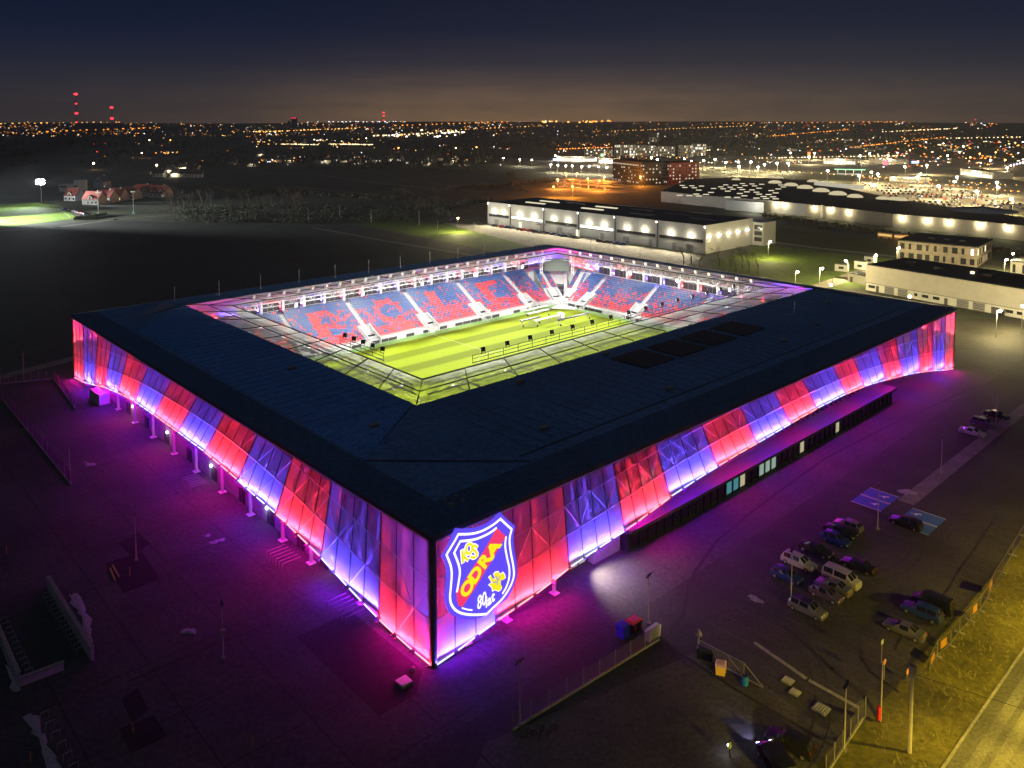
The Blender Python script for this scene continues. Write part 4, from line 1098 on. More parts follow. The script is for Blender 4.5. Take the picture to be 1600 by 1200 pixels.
lamp('SPOT', 900, (.55, .5, 1), (2.6, .66, .8), pc, direction=(1, 0, -.22), size=.1, spot=R(50), blend=.6)

# lamp posts, unlit, with two flat heads
pm = MB(); pm.bar((0, 0, .25), (0, 0, 7), .075, sides=8, r2=.05); pole_me = pm.mesh('pole', [rust])
bm_ = MB(); bm_.box(-.22, .22, -.22, .22, 0, .3); base_me = bm_.mesh('footing', [kerb_m])
hm = MB(); hm.box(.05, .75, -.14, .14, 6.95, 7.03); head_me = hm.mesh('lamp_head', [steel_d])
def lamp_post(px, py, label, h=7.0, rz=.3):
    r = thing('lamp_post', label, 'lamp post', at(px, py), rz, 'unlit lamp posts round the stadium')
    r.scale = (1, 1, h / 7)
    link('pole', pole_me, r); link('footing', base_me, r); link('lamp_head', head_me, r); o = link('lamp_head', head_me, r); o.rotation_euler = (0, 0, math.pi)
    return r
for px, py, lb, h in ((349, 1030, 'slim lamp post with a camera box on the dark forecourt below the purple wash', 6.9), (213, 876, 'slim lamp post rising from a planting pit on the left forecourt', 7.0),
                      (110, 755, 'lamp post at the near end of the grey fence on the left', 6.8), (38, 595, 'lamp post behind the grey fence at the left picture edge', 7.0),
                      (1013, 976, 'lamp post beside the white cabinet and red container', 6.4), (1236, 940, 'lamp post standing in the middle of the parked car cluster', 7.0),
                      (1371, 828, 'lamp post with a pale footing left of the blue disabled bays', 7.0), (1470, 742, 'lamp post on the pale slab path above the blue bays', 7.0),
                      (1556, 668, 'lamp post on the pale slab path beside the far trio of cars', 7.2), (812, 1134, 'lamp post at the lower end of the mesh fence by the bicycles', 7.0),
                      (1319, 1173, 'lamp post at the corner of the fence beside the yellow verge', 6.9)):
    lamp_post(px, py, lb, h, rz=ANG + (.2 if px > 600 else 1.3))
o = MB(); o.box(-.25, .25, -.25, .25, 3.0, 3.6); o.build('camera_box', steel_g, bpy.data.objects['lamp_post'])

# poles by the road
r = thing('utility_pole', 'tall pale concrete utility pole with a cable at the yellow verge', 'pole', at(1421, 1176))
m_ = MB(); m_.bar((0, 0, 0), (0, 0, 9), .2, sides=8, r2=.13); m_.build('pole', rust, r)
m_ = MB(); m_.box(-.28, .28, -.2, .2, 7.9, 9.0); m_.build('transformer_box', steel_g, r)
m_ = MB(); m_.bar((-1.2, .1, 7.4), (.9, -.1, 8.2), .05); m_.bar((.2, 0, 7.8), (1.1, -.3, 7.6), .05); m_.build('bracket', steel_g, r)
m_ = MB(); pts = [Vector((0, 0, 8.2)).lerp(Vector((26, -11, 7)), k / 10) - Vector((0, 0, 2.2 * (k / 10) * (1 - k / 10))) for k in range(11)]
for a, b in zip(pts, pts[1:]): m_.bar(a, b, .025, sides=3)
m_.build('cable', black_m, r)
r = thing('banner_pole', 'slim post with a red box at its foot beside the driveway', 'pole', at(1376, 1128))
m_ = MB(); m_.bar((0, 0, 0), (0, 0, 6.6), .07, sides=8, r2=.05); m_.build('pole', rust, r)
m_ = MB(); m_.box(-.35, -.07, -.22, .22, .3, 1.7); m_.build('red_box', mat('red_box', (.5, .02, .02), .5), r)
def sign(px, py, lb, shape, col, h=2.4):
    r = thing('road_sign', lb, 'road sign', at(px, py), ANG)
    m_ = MB(); m_.bar((0, 0, 0), (0, 0, h), .04, sides=6); m_.build('post', steel_g, r)
    m_ = MB()
    if shape == 'round': m_.bar((0, -.06, h - .1), (0, -.03, h - .1), .34, sides=14)
    else: m_.box(-.3, .3, -.06, -.03, h - .5, h)
    m_.build('plate', col, r)
sign(1377, 1036, 'pale rectangular road sign on the kerb of the driveway', 'sq', mat('sign_pale', (.45, .5, .42), .4), 2.8)
sign(1381, 1062, 'round pink road sign beside the slim banner pole', 'round', mat('sign_pink', (.5, .25, .24), .4), 2.2)
sign(1417, 1064, 'round amber road sign in front of the barrier fence', 'round', mat('sign_amber', (.6, .28, .05), .4), 1.2)

# temporary barrier panels along the verge
bar_y = mat('barrier_orange', (.42, .2, .02), .5); bar_g = mat('barrier_mesh', (.2, .2, .16), .5, .4)
pts = [(1600, 838), (1582, 868), (1566, 895), (1553, 915), (1543, 937), (1531, 955), (1516, 971), (1499, 989), (1485, 1009), (1464, 1026), (1452, 1050)]
wb = ['last barrier panel at the right picture edge', 'barrier panel just inside the right picture edge', 'barrier panel by the dark bundle at the upper verge', 'orange boarded barrier panel at the upper verge', 'plain wire barrier panel below the orange boarded one', 'orange boarded barrier panel beside the black van', 'plain wire barrier panel beside the blue estate car', 'plain wire barrier panel opposite the grey saloon', 'orange boarded barrier panel opposite the kerb corner', 'lowest barrier panel next to the amber road sign']
for k, (a, b) in enumerate(zip(pts, pts[1:])):
    A, B = G(*a), G(*b); d = B - A
    r = thing('barrier_panel', wb[k], 'barrier', tuple(A), math.atan2(d.y, d.x), 'temporary barrier panels along the verge')
    n = d.length - .08
    m_ = MB(); m_.bar((0, 0, 0), (0, 0, 1.9), .035); m_.bar((n, 0, 0), (n, 0, 1.9), .035); m_.bar((0, 0, 1.88), (n, 0, 1.88), .03); m_.bar((0, 0, .2), (n, 0, .2), .03)
    q = .3
    while q < n: m_.bar((q, 0, .2), (q, 0, 1.88), .01, sides=3); q += .3
    m_.build('wire_frame', bar_g, r)
    for x in (.0, ): m_ = MB(); m_.box(x - .12, x + .12, -.55, .55, 0, .16); m_.build('foot', kerb_m, r)
    if k in (3, 5, 8): m_ = MB(); m_.box(n * .3, n * .75, -.05, -.02, .5, 1.5); m_.build('board', bar_y, r)
    if k == 9: m_ = MB(); m_.box(n * .3, n * .8, -.05, -.02, .4, 1.2); m_.build('board', bar_y, r)

# mesh fences and the sliding gate
fence_m = panel_mat('fence_mesh', .72, .3, (.12, .11, .12))
def fence(a, b, h, lb, n, name='mesh_fence', base=.25):
    A, B = G(*a), G(*b); d = B - A; ln_ = d.length
    r = thing(name, lb, 'fence', tuple(A), math.atan2(d.y, d.x))
    m_ = MB(); m_.box(0, ln_, -.01, .01, base, h); m_.build('mesh', fence_m, r)
    m_ = MB(); m_.box(0, ln_, -.1, .1, 0, base); m_.build('plinth', kerb_m, r)
    m0 = MB(); m0.bar((0, 0, 0), (0, 0, h + .1), .045, sides=6); me = m0.mesh('post', [steel_g])
    for k in range(n + 1): link('post', me, r, (ln_ * k / n, 0, 0))
    return r
fence((800, 1142), (1030, 1000), 2.0, 'grey mesh fence running from the bicycles up to the white cabinet', 9)
fence((1290, 1212), (1352, 1118), 2.0, 'grey mesh fence along the edge of the yellow verge', 5)
fence((5, 626), (111, 758), 2.4, 'grey screen fence on the left beyond the forecourt', 14, 'screen_fence')
fence((-60, 606), (84, 592), 2.2, 'low dark fence between the field and the left forecourt', 12, 'field_fence')
fence((84, 592), (118, 640), 2.2, 'short fence return by the left stadium corner', 4, 'field_fence')
A, B = G(1090, 1022), G(1192, 1076); d = B - A; n = d.length
r = thing('sliding_gate', 'long sliding gate with a slanted end brace beside the yellow bin', 'gate', tuple(A), math.atan2(d.y, d.x))
m_ = MB(); m_.bar((0, 0, .15), (n, 0, .15), .08); m_.bar((0, 0, 1.8), (n * .72, 0, 1.8), .05); m_.bar((n * .72, 0, 1.8), (n, 0, .2), .06); m_.bar((n * .72, 0, .15), (n * .72, 0, 1.8), .05); m_.bar((n * .45, 0, 1.8), (n * .72, 0, .2), .04); m_.bar((0, 0, .15), (0, 0, 1.8), .06); m_.build('frame', steel_g, r)
m_ = MB(); q = .25
while q < n * .72: m_.bar((q, 0, .2), (q, 0, 1.8), .014, sides=3); q += .22
m_.build('infill_bars', steel_g, r)
m_ = MB(); m_.bar((0, .2, 0), (0, .2, 2.6), .1); m_.bar((-.5, .2, 2.2), (.3, .2, 2.2), .05); m_.ball((0, .2, 2.8), .14); m_.build('portal_post', steel_g, r)

# bins and cabinets
def crate(px, py, name, lb, cat, sx, sy, sz, m1, m2=None, rz=ANG, lid=True):
    r = thing(name, lb, cat, at(px, py), rz)
    m_ = MB(); x, y = sx / 2, sy / 2
    m_.hexa([(-x * .9, -y * .9, 0), (x * .9, -y * .9, 0), (x * .9, y * .9, 0), (-x * .9, y * .9, 0), (-x, -y, sz), (x, -y, sz), (x, y, sz), (-x, y, sz)]); m_.build('body', m1, r)
    if lid:
        m_ = MB(); m_.hexa([(-x - .05, -y - .05, sz), (x + .05, -y - .05, sz), (x + .05, y + .05, sz), (-x - .05, y + .05, sz), (-x * .8, -y * .8, sz + .18), (x * .8, -y * .8, sz + .18), (x * .8, y * .8, sz + .18), (-x * .8, y * .8, sz + .18)]); m_.build('lid', m2 or m1, r)
    for q in (-.5, .5): m_ = MB(); m_.box(q * x - .04, q * x + .04, -y - .05, -y, sz * .3, sz * .8); m_.build('rib', m2 or m1, r)
    return r
crate(990, 984, 'waste_container', 'red lidded waste container behind the mesh fence', 'container', 1.8, 1.3, 1.25, black_m, mat('red_lid', (.75, .06, .03), .5))
crate(973, 994, 'waste_container', 'blue waste container beside the red lidded one', 'container', 1.2, 1.2, 1.5, mat('blue_bin', (.02, .03, .55), .5))
crate(1020, 997, 'electric_cabinet', 'white electric cabinet at the top end of the mesh fence', 'cabinet', 2.3, .7, 1.3, mat('cabinet_white', (.6, .6, .56), .5, nscale=2, namt=.1))
crate(1126, 1051, 'grit_bin', 'yellow grit bin with pinkish lid in front of the sliding gate', 'bin', 1.25, 1.1, 1.05, mat('grit_yellow', (.85, .5, .02), .5), mat('grit_lid', (.6, .36, .25), .6), ANG + .5)
crate(1102, 1028, 'generator', 'black wheeled generator at the left end of the sliding gate', 'generator', 1.9, 1.0, 1.1, black_m, None, -.4)
r = thing('barrel', 'blue plastic barrel under the end of the sliding gate', 'barrel', at(1164, 1070))
m_ = MB(); m_.bar((0, 0, 0), (0, 0, .3), .34, sides=12, r2=.38); m_.bar((0, 0, .3), (0, 0, .75), .38, sides=12); m_.bar((0, 0, .75), (0, 0, 1.05), .38, sides=12, r2=.33); m_.build('body', mat('barrel_blue', (.02, .17, .42), .5), r)
m_ = MB(); m_.bar((0, 0, 1.05), (0, 0, 1.09), .3, sides=12); m_.build('lid', black_m, r)
for px, py, s_, lb in ((1231, 1065, 1.1, 'concrete manhole slab nearest the sliding gate'), (1242, 1083, 1.0, 'concrete manhole slab in the middle of three by the driveway'), (1283, 1109, 1.5, 'ribbed concrete slab, lowest of three by the driveway')):
    r = thing('manhole_slab', lb, 'slab', at(px, py), ANG); m_ = MB(); m_.box(-s_ / 2, s_ / 2, -s_ / 2, s_ / 2, 0, .18); m_.build('slab', kerb_m, r)
    m_ = MB()
    for k in range(5): m_.box(-s_ / 2 + .1, s_ / 2 - .1, -s_ / 2 + .12 + k * s_ / 5.4, -s_ / 2 + .2 + k * s_ / 5.4, .18, .21)
    m_.build('cover', concrete, r)
r = thing('service_hatch', 'pink lit metal service hatch in the bed at the stadium corner', 'hatch', at(631, 1068), ANG)
m_ = MB(); m_.box(-.75, .75, -.75, .75, 0, .3); m_.build('frame', steel_g, r); m_ = MB(); m_.box(-.68, .68, -.68, .68, .3, .36); m_.build('cover', MATS['white_steel'], r)
r = thing('planter_ball', 'small round stone ball in the bed beside the service hatch', 'stone', at(645, 1050)); m_ = MB(); m_.ball((0, 0, .3), .32); m_.build('ball', kerb_m, r, smooth=True)
r = thing('storage_container', 'white storage container standing under the left facade', 'container', at(156, 628), ANG + math.pi / 2 + .05)
m_ = MB(); m_.box(-3, 3, -1.1, 1.1, .15, 2.5); m_.build('body', mat('container_white', (.6, .6, .6), .5, nscale=1, namt=.1), r)
for k in range(12): m_ = MB(); m_.box(-2.8 + k * .5, -2.7 + k * .5, 1.1, 1.16, .3, 2.4); m_.build('rib', kerb_m, r)
m_ = MB(); m_.box(3.0, 3.05, -.9, .9, .3, 2.3); m_.build('door', steel_g, r)

# bicycle stands and their court
hm_ = MB(); hm_.bar((0, -.4, 0), (0, -.4, .85), .035); hm_.bar((0, -.4, .85), (0, .4, .85), .035); hm_.bar((0, .4, .85), (0, .4, 0), .035); hoop = hm_.mesh('bicycle_stand', [mat('galvanised', (.5, .5, .5), .4, .5)])
def hoops(a, b, n, lb, grp):
    A, B = G(*a), G(*b); d = B - A
    for k in range(n):
        o = link('bicycle_stand', hoop, None, tuple(A + d * k / (n - 1)), math.atan2(d.y, d.x)); tag(o, lb, 'bicycle stand', grp)
hoops((72, 936), (126, 1022), 14, 'metal hoop stand in the row along the right wall of the sunken court', 'hoops on the right of the court')
hoops((6, 976), (45, 1056), 11, 'metal hoop stand in the row along the left wall of the sunken court', 'hoops on the left of the court')
hoops((70, 1124), (116, 1206), 6, 'metal hoop stand in the row by the snow strip at the lower left', 'hoops beside the snow strip')
def low_wall(a, b, h, lb):
    A, B = G(*a), G(*b); d = B - A
    r = thing('court_wall', lb, 'wall', tuple(A), math.atan2(d.y, d.x)); m_ = MB(); m_.box(0, d.length, -.18, .18, 0, h); m_.build('wall', wall_grey, r); m_ = MB(); m_.box(-.05, d.length + .05, -.24, .24, h, h + .09); m_.build('coping', kerb_m, r)
low_wall((76, 918), (145, 1032), 1.5, 'long low wall on the right of the sunken bicycle court')
low_wall((-30, 930), (30, 1072), 1.5, 'long low wall on the left of the sunken bicycle court')
low_wall((31, 1072), (100, 1046), .9, 'short low wall closing the sunken court towards the viewer')
snow = mat('old_snow', (.24, .24, .26), .8, nscale=3, namt=.2)
def snow_patch(pts, seed):
    r_ = random.Random(seed); m_ = MB(); P = [G(*p) for p in pts]; out = []
    for a, b in zip(P, P[1:] + P[:1]):
        for k in range(6):
            q = a.lerp(b, k / 6); out.append(q + Vector((r_.uniform(-.35, .35), r_.uniform(-.35, .35), 0)))
    c = sum(out, Vector()) / len(out)
    for a, b in zip(out, out[1:] + out[:1]):
        m_.poly([tuple(a + Vector((0, 0, .045))), tuple(b + Vector((0, 0, .045))), tuple(c + Vector((0, 0, .16)))])
    structure('snow', m_, snow)
snow_patch([(108, 930), (122, 926), (145, 975), (143, 1005), (125, 965)], 1); snow_patch([(40, 1118), (52, 1117), (70, 1150), (92, 1205), (75, 1215), (55, 1150)], 2)
snow_patch([(10, 1040), (20, 1045), (30, 1078), (22, 1080)], 3); snow_patch([(1169, 931), (1175, 930), (1192, 941), (1190, 944), (1176, 938)], 4)
snow_patch([(285, 985), (306, 982), (305, 990), (288, 992)], 5); snow_patch([(1402, 767), (1420, 765), (1434, 771), (1430, 775), (1412, 773)], 6)
snow_patch([(326, 848), (350, 841), (350, 845), (330, 850)], 7); snow_patch([(132, 722), (150, 724), (150, 728), (134, 728)], 8)
snow_patch([(330, 835), (327, 838), (315, 838)], 9)
amber = mat('amber_post', (.45, .24, .04), .5, emit=None)
for k, (px, py, lb) in enumerate(((208, 1145, 'amber marker post in the planting pit at the lower left'), (396, 1166, 'amber marker post near the bottom edge of the forecourt'), (48, 1192, 'amber marker post beside the snow strip'), (203, 900, 'amber marker post in the pit by the lamp post'), (10, 866, 'amber marker post at the left picture edge'))):
    r = thing('marker_post', lb, 'post', at(px, py)); m_ = MB(); m_.bar((0, 0, 0), (0, 0, 1.3), .07, sides=6); m_.build('post', amber, r); m_ = MB(); m_.bar((0, 0, 1.3), (0, 0, 1.42), .09, sides=6); m_.build('cap', steel_d, r)
for k, (px, py, rz, lb) in enumerate(((176, 898, 2.2, 'long yellow plank lying in the planting pit'), (181, 893, 2.25, 'second yellow plank lying next to the first in the pit'))):
    r = thing('plank', lb, 'plank', at(px, py), rz); m_ = MB(); m_.box(-1.9, 1.9, -.09, .09, .04, .16); m_.build('plank', mat('yellow_plank', (.35, .25, .06), .7), r)
# heap of bicycles by the lower fence
def bicycle(px, py, rz, lb):
    r = thing('bicycle', lb, 'bicycle', at(px, py), rz)
    for x in (-.52, .52):
        m_ = MB()
        for k in range(16):
            a, b = 2 * math.pi * k / 16, 2 * math.pi * (k + 1) / 16
            m_.bar((x + .34 * math.cos(a), 0, .36 + .34 * math.sin(a)), (x + .34 * math.cos(b), 0, .36 + .34 * math.sin(b)), .03, sides=4)
        for k in range(4): a = math.pi * k / 4; m_.bar((x + .33 * math.cos(a), 0, .36 + .33 * math.sin(a)), (x - .33 * math.cos(a), 0, .36 - .33 * math.sin(a)), .008, sides=3)
        m_.build('wheel', rubber, r)
    m_ = MB()
    for a, b in (((-.52, 0, .36), (-.12, 0, .32)), ((-.12, 0, .32), (-.25, 0, .85)), ((-.25, 0, .78), (-.52, 0, .36)), ((-.12, 0, .32), (.38, 0, .78)), ((-.24, 0, .76), (.36, 0, .84)), ((.36, 0, .95), (.52, 0, .36))): m_.bar(a, b, .022, sides=5)
    m_.build('frame', steel_d, r)
    m_ = MB(); m_.bar((.36, -.28, 1.0), (.36, .28, 1.0), .02); m_.bar((.36, 0, .95), (.36, 0, 1.0), .02); m_.build('handlebar', steel_g, r)
    m_ = MB(); m_.box(-.4, -.12, -.07, .07, .86, .92); m_.build('saddle', black_m, r)
bicycle(826, 1152, .3, 'dark bicycle nearest the fence in the heap of bicycles'); bicycle(846, 1148, 1.2, 'dark bicycle leaning across the middle of the heap'); bicycle(862, 1146, .7, 'dark bicycle at the outer end of the heap')

# two stewards
def person(px, py, rz, lb, jacket, lampon, scale=1.0, arm=1.0):
    r = thing('person', lb, 'person', at(px, py), rz)
    V = [(0, 0, .98), (0, .01, 1.18), (0, .0, 1.42), (0, 0, 1.52), (0, .02, 1.62), (0, .03, 1.74),
         (.18, 0, 1.43), (.24, .02, 1.16), (.23, .16 * arm, .95), (-.18, 0, 1.43), (-.25, .0, 1.16), (-.24, .1, .92),
         (.10, 0, .92), (.12, .06, .5), (.12, .0, .08), (.12, .14, .04), (-.10, 0, .92), (-.12, -.05, .5), (-.12, -.12, .08), (-.12, .02, .04)]
    Ed = [(0, 1), (1, 2), (2, 3), (3, 4), (4, 5), (2, 6), (6, 7), (7, 8), (2, 9), (9, 10), (10, 11), (0, 12), (12, 13), (13, 14), (14, 15), (0, 16), (16, 17), (17, 18), (18, 19)]
    rad = [.15, .14, .16, .06, .09, .08, .075, .055, .04, .075, .055, .04, .095, .07, .045, .04, .095, .07, .045, .04]
    me = bpy.data.meshes.new('body'); me.from_pydata(V, Ed, []); o = bpy.data.objects.new('body', me); COL.objects.link(o)
    md = o.modifiers.new('skin', 'SKIN'); o.modifiers.new('sub', 'SUBSURF').levels = 1
    for v, q in zip(me.skin_vertices[0].data, rad): v.radius = (q, q * .8)
    me.skin_vertices[0].data[0].use_root = True
    bpy.context.view_layer.update()
    m2 = bpy.data.meshes.new_from_object(o.evaluated_get(bpy.context.evaluated_depsgraph_get())); bpy.data.objects.remove(o)
    m2.name = 'body'; skin_c, trous = mat('skin', (.5, .32, .24), .6), mat('dark_trousers', (.02, .02, .025), .8)
    for q in (jacket, trous, skin_c): m2.materials.append(q)
    for p in m2.polygons:
        z = p.center.z
        p.material_index = 2 if z > 1.5 or (z < 1.0 and abs(p.center.x) > .2) else (0 if z > .93 else 1); p.use_smooth = True
    link('body', m2, r)
    m_ = MB(); m_.ball((0, .0, 1.73), .115, seg=10, ring=6, sz=.9); m_.build('cap', trous, r, smooth=True)
    m_ = MB(); m_.box(-.17, .17, -.145, .16, 1.1, 1.14); m_.build('reflective_band', mat('reflective', (.7, .7, .7), .3), r)
    if lampon:
        m_ = MB(); m_.ball((.23, .22, .97), .11); m_.build('torch', glow_mat('torch', (.85, .9, 1), 20), r)
        lamp('POINT', 30, (.85, .9, 1), (.23, .45, 1.0), r, size=.1)
    return r
hiv = mat('hi_vis_yellow', (.35, .6, .03), .6)
person(1140, 1183, 1.0, 'person in dark clothes and yellow hi-vis jacket holding a lit torch', hiv, True)
person(1206, 1178, -2.0, 'person in a yellow green hi-vis jacket leaning by the black estate car', hiv, False)
person(1093, 1006, 2.6, 'person in a pale jacket standing at the top of the sliding gate', mat('pale_jacket', (.4, .38, .4), .7), False)

# grow lamp rigs on the pitch
def rig(s, t, ln_, lb, colr=None, cart=True):
    r = thing('grow_light_rig', lb, 'lighting rig', tuple(ST(s, t, .03)), ANG, 'grow light rigs parked on the pitch')
    m_ = MB(); m_.box(-ln_ / 2, ln_ / 2, -.35, .35, 1.7, 2.0); m_.build('lamp_boom', colr or steel_w, r)
    m_ = MB()
    for x in (-ln_ / 2 + .5, 0, ln_ / 2 - .5): m_.bar((x, -.6, .1), (x, 0, 1.7), .06); m_.bar((x, .6, .1), (x, 0, 1.7), .06)
    m_.build('frame', steel_g, r)
    for x in (-ln_ / 2 + .5, ln_ / 2 - .5):
        w_ = MB(); w_.bar((x, -.62, .3), (x, -.5, .3), .3, sides=10); w_.build('wheel', rubber, r)
    if cart: m_ = MB(); m_.box(ln_ / 2 - 1.4, ln_ / 2, -.9, .9, .3, 2.4); m_.build('control_box', steel_w, r)
for s, t, n, lb, c, k in ((127.5, 112.5, 10, 'white grow light boom nearest the far corner of the pitch', None, False), (124.5, 108.5, 9, 'white grow light boom second from the far touchline', None, False), (121.5, 101, 12, 'white grow light boom with a white control box', None, True), (128, 96.5, 14, 'long dark folded boom in front of the white booms', steel_d, False), (116, 103.5, 8, 'short dark folded boom left of the control box', steel_d, False)):
    rig(s, t, n, lb, c, k)
r = thing('corner_flag', 'small corner flag pole at the far left touchline', 'flag', tuple(ST(109, 114.5, .04))); m_ = MB(); m_.bar((0, 0, 0), (0, 0, 4), .05, sides=6); m_.build('pole', steel_w, r); m_ = MB(); m_.quad((.05, 0, 3.5), (.5, 0, 3.5), (.5, 0, 4), (.05, 0, 4)); m_.build('flag', white_paint, r)

# ------------------------------------------------------------------ street lamps that are lit
lamp_white, lamp_warm, lamp_amber = glow_mat('lamp_white', (1, .95, .82), 30), glow_mat('lamp_warm', (1, .82, .5), 30), glow_mat('lamp_amber', (1, .36, .06), 22)
LM = {}
def lamp_mesh(h, r, m):
    k = (h, round(r, 2), m.name)
    if k not in LM:
        a = MB(); a.bar((0, 0, 0), (0, 0, h), max(.07, r * .16), sides=6); a.bar((0, 0, h), (0, -.9, h + .1), max(.05, r * .12), sides=5)
        b = MB(); b.ball((0, -.9, h), r, seg=8, ring=6, sz=.75)  # far heads enlarged, so the lamp's glare is put into the shape
        LM[k] = (a.mesh('pole', [steel_g]), b.mesh('lamp_head', [m]))
    return LM[k]
def street_lamp(px, py, lb, grp, h=8, m=None, power=4000, col=(1, .85, .55), size=None, pos=None, rz=None, cat='street lamp', aim=None):
    """px, py: where the lamp head shows; the post is set so that the head at height h lies on that line of sight"""
    p = pos or G(px, py, h)
    d = math.hypot(p.x, p.y)
    r = size or min(1.5, max(.28, .0012 * d))
    p = Vector((p.x, p.y, 0))
    a, b = lamp_mesh(h, r, m or lamp_warm)
    o = thing('street_lamp', lb, cat, tuple(p), random.uniform(0, 6) if rz is None else rz, grp)
    link('pole', a, o); link('lamp_head', b, o)
    if power and aim: lamp('SPOT', power, col, (0, -.9, h - r - .25), o, direction=aim, size=.25, spot=R(132), blend=.5)
    elif power: lamp('POINT', power, col, (0, -.9, h - r - .25), o, size=.25)
    return o
# along the road at the lower right: posts across the road
for k, (s, lb) in enumerate(((36, 'street lamp across the road, nearest the viewer'), (66, 'street lamp across the road, second along'), (98, 'street lamp across the road, farthest along'))):
    street_lamp(0, 0, lb, 'street lamps across the road', 10, lamp_warm, (38000, 52000, 28000)[k], (1, .71, .06), .3, ST(s, -55.5), ANG, aim=(0, .42, -1))
street_lamp(0, 0, 'street lamp across the road below the picture edge', 'street lamps across the road', 10, lamp_warm, 34000, (1, .71, .06), .3, ST(8, -56), ANG, aim=(.2, .42, -1))
for px, py, lb in ((1243, 425, 'lit lamp post on the lawn behind the right stadium corner, leftmost'), (1281, 419, 'lit lamp post on the lawn, second from the left'), (1325, 408, 'lit lamp post beside the small shed on the lawn'), (1366, 398, 'lit lamp post by the left end of the beige hall'), (1301, 446, 'lit lamp just behind the stadium roof edge'), (1419, 464, 'lit lamp in front of the beige hall garage doors'), (1558, 485, 'lit lamp at the yard before the beige hall'), (1585, 397, 'lit lamp right of the apartment block, upper one'), (1570, 405, 'lit lamp right of the apartment block, lower one'), (1598, 479, 'lit lamp at the right picture edge beside the beige hall'), (1402, 387, 'lit lamp at the left wall of the apartment block'), (1201, 377, 'lit lamp where the warehouse drive meets the path'), (714, 341, 'lit lamp beside the van left of the warehouse yard')):
    street_lamp(px, py, lb, None, 8, lamp_warm, 26000 if px < 800 else 17000, (1, .82, .38), .5)
for px, py in ((885, 271), (901, 271), (943, 276), (866, 292), (895, 291), (937, 283), (1000, 276), (872, 280), (918, 279)):
    street_lamp(px, py, 'amber street lamp on the lit lane left of the dark office building', 'amber lamps on the lane', 9, lamp_amber, 42000, (1, .30, .03), .8)
for px, py in ((813, 249), (830, 250), (860, 257), (871, 258), (883, 259), (895, 259), (908, 260), (921, 260), (936, 261), (947, 262), (868, 243), (930, 248), (948, 250)):
    street_lamp(px, py, 'white lamp in the row along the long lit shed left of the office building', 'white lamps along the long shed', 9, lamp_white, 20000, (1, .88, .6), 1.0)
for px, py in ((1017, 246), (1028, 249), (1069, 248), (1079, 252), (1100, 251), (1117, 249), (1133, 254), (1155, 253), (1156, 260), (1172, 253), (1195, 257), (1090, 258), (1215, 255), (1233, 255), (1234, 239), (1264, 245), (1272, 239), (1293, 267), (1345, 243), (1358, 240), (1388, 243), (1184, 261)):
    street_lamp(px, py, 'white lamp on a tall post in the retail car park behind the office building', 'white lamps in the rear retail car park', 11, lamp_white, 60000, (1, .80, .42), 1.3)
for px, py in ((1363, 269), (1373, 272), (1397, 278), (1343, 274), (1437, 272), (1435, 277), (1468, 291), (1497, 277), (1492, 284), (1528, 299), (1558, 285), (1560, 293), (1583, 311), (1547, 250), (1575, 262), (1415, 260), (1448, 258)):
    street_lamp(px, py, 'warm lamp on a tall post over the crowded shopping centre car park', 'lamps over the crowded car park', 11, lamp_warm, 60000, (1, .76, .36), 1.2)
for px, py in ((145, 255), (246, 258), (222, 239), (233, 219), (266, 219), (622, 231), (712, 231), (744, 230), (786, 247), (572, 216), (668, 211), (617, 213), (1448, 222), (1475, 224), (1505, 228), (1530, 240), (1555, 238), (1570, 250), (1598, 253), (1480, 243), (1500, 238), (1517, 246)):
    street_lamp(px, py, 'small far street lamp glowing among dark trees and houses', 'far street lamps among houses', 8, random.choice([lamp_amber, lamp_warm, lamp_amber]), 2500, (1, .55, .2), 1.2)
for px, py in ((482, 348), (531, 340), (580, 348), (655, 352), (684, 370), (741, 372)):    # unlit poles on the lane behind the stadium
    p = G(px, py); r = thing('lamp_post', 'thin unlit post along the dark lane behind the stadium', 'lamp post', tuple(p), .8, 'unlit posts along the rear lane')
    m_ = MB(); m_.bar((0, 0, 0), (0, 0, 8.5), .12, sides=6, r2=.07); m_.build('pole', steel_w, r); m_ = MB(); m_.box(-1.2, .1, -.08, .08, 8.4, 8.5); m_.build('arm', steel_g, r)

# ------------------------------------------------------------------ buildings beyond the stadium
wh_wall = mat('warehouse_sheet', (.40, .40, .40), .55, nscale=.3, namt=.06)
nt = wh_wall.node_tree; b = nt.nodes['Principled BSDF']
wv = nt.nodes.new('ShaderNodeTexWave'); wv.bands_direction = 'Z'; wv.inputs['Scale'].default_value = .5
tcw = nt.nodes.new('ShaderNodeTexCoord'); nt.links.new(tcw.outputs['Object'], wv.inputs['Vector'])
bw = nt.nodes.new('ShaderNodeBump'); bw.inputs['Strength'].default_value = .5; nt.links.new(wv.outputs['Fac'], bw.inputs['Height']); nt.links.new(bw.outputs[0], b.inputs['Normal'])
roof_black = mat('flat_roof_felt', (.022, .024, .028), .8, nscale=.15, namt=.35)
cream = mat('cream_render', (.40, .38, .345), .8, nscale=.3, namt=.08); pale = mat('pale_render', (.5, .5, .48), .8, nscale=.3, namt=.08)
win_dark = mat('window_dark', (.02, .022, .026), .1, spec=.7)
win_lit = glow_mat('window_lit', (1, .9, .62), 1.6); win_lit2 = glow_mat('window_lit_white', (1, .97, .86), 2.2); win_dim2 = glow_mat('window_office', (1, .86, .6), .8); win_dim = glow_mat('window_dim', (1, .75, .4), .45)
trim_d = mat('dark_trim', (.05, .05, .055), .6); shutter = mat('roller_door', (.2, .2, .21), .5, nscale=2)
wlamp = glow_mat('wall_flood', (1, .93, .75), 22)
def frame_of(a, b, z=0):
    A, B = G(*a, z), G(*b, z); A.z = B.z = 0; d = B - A
    return A, d.length, math.atan2(d.y, d.x)
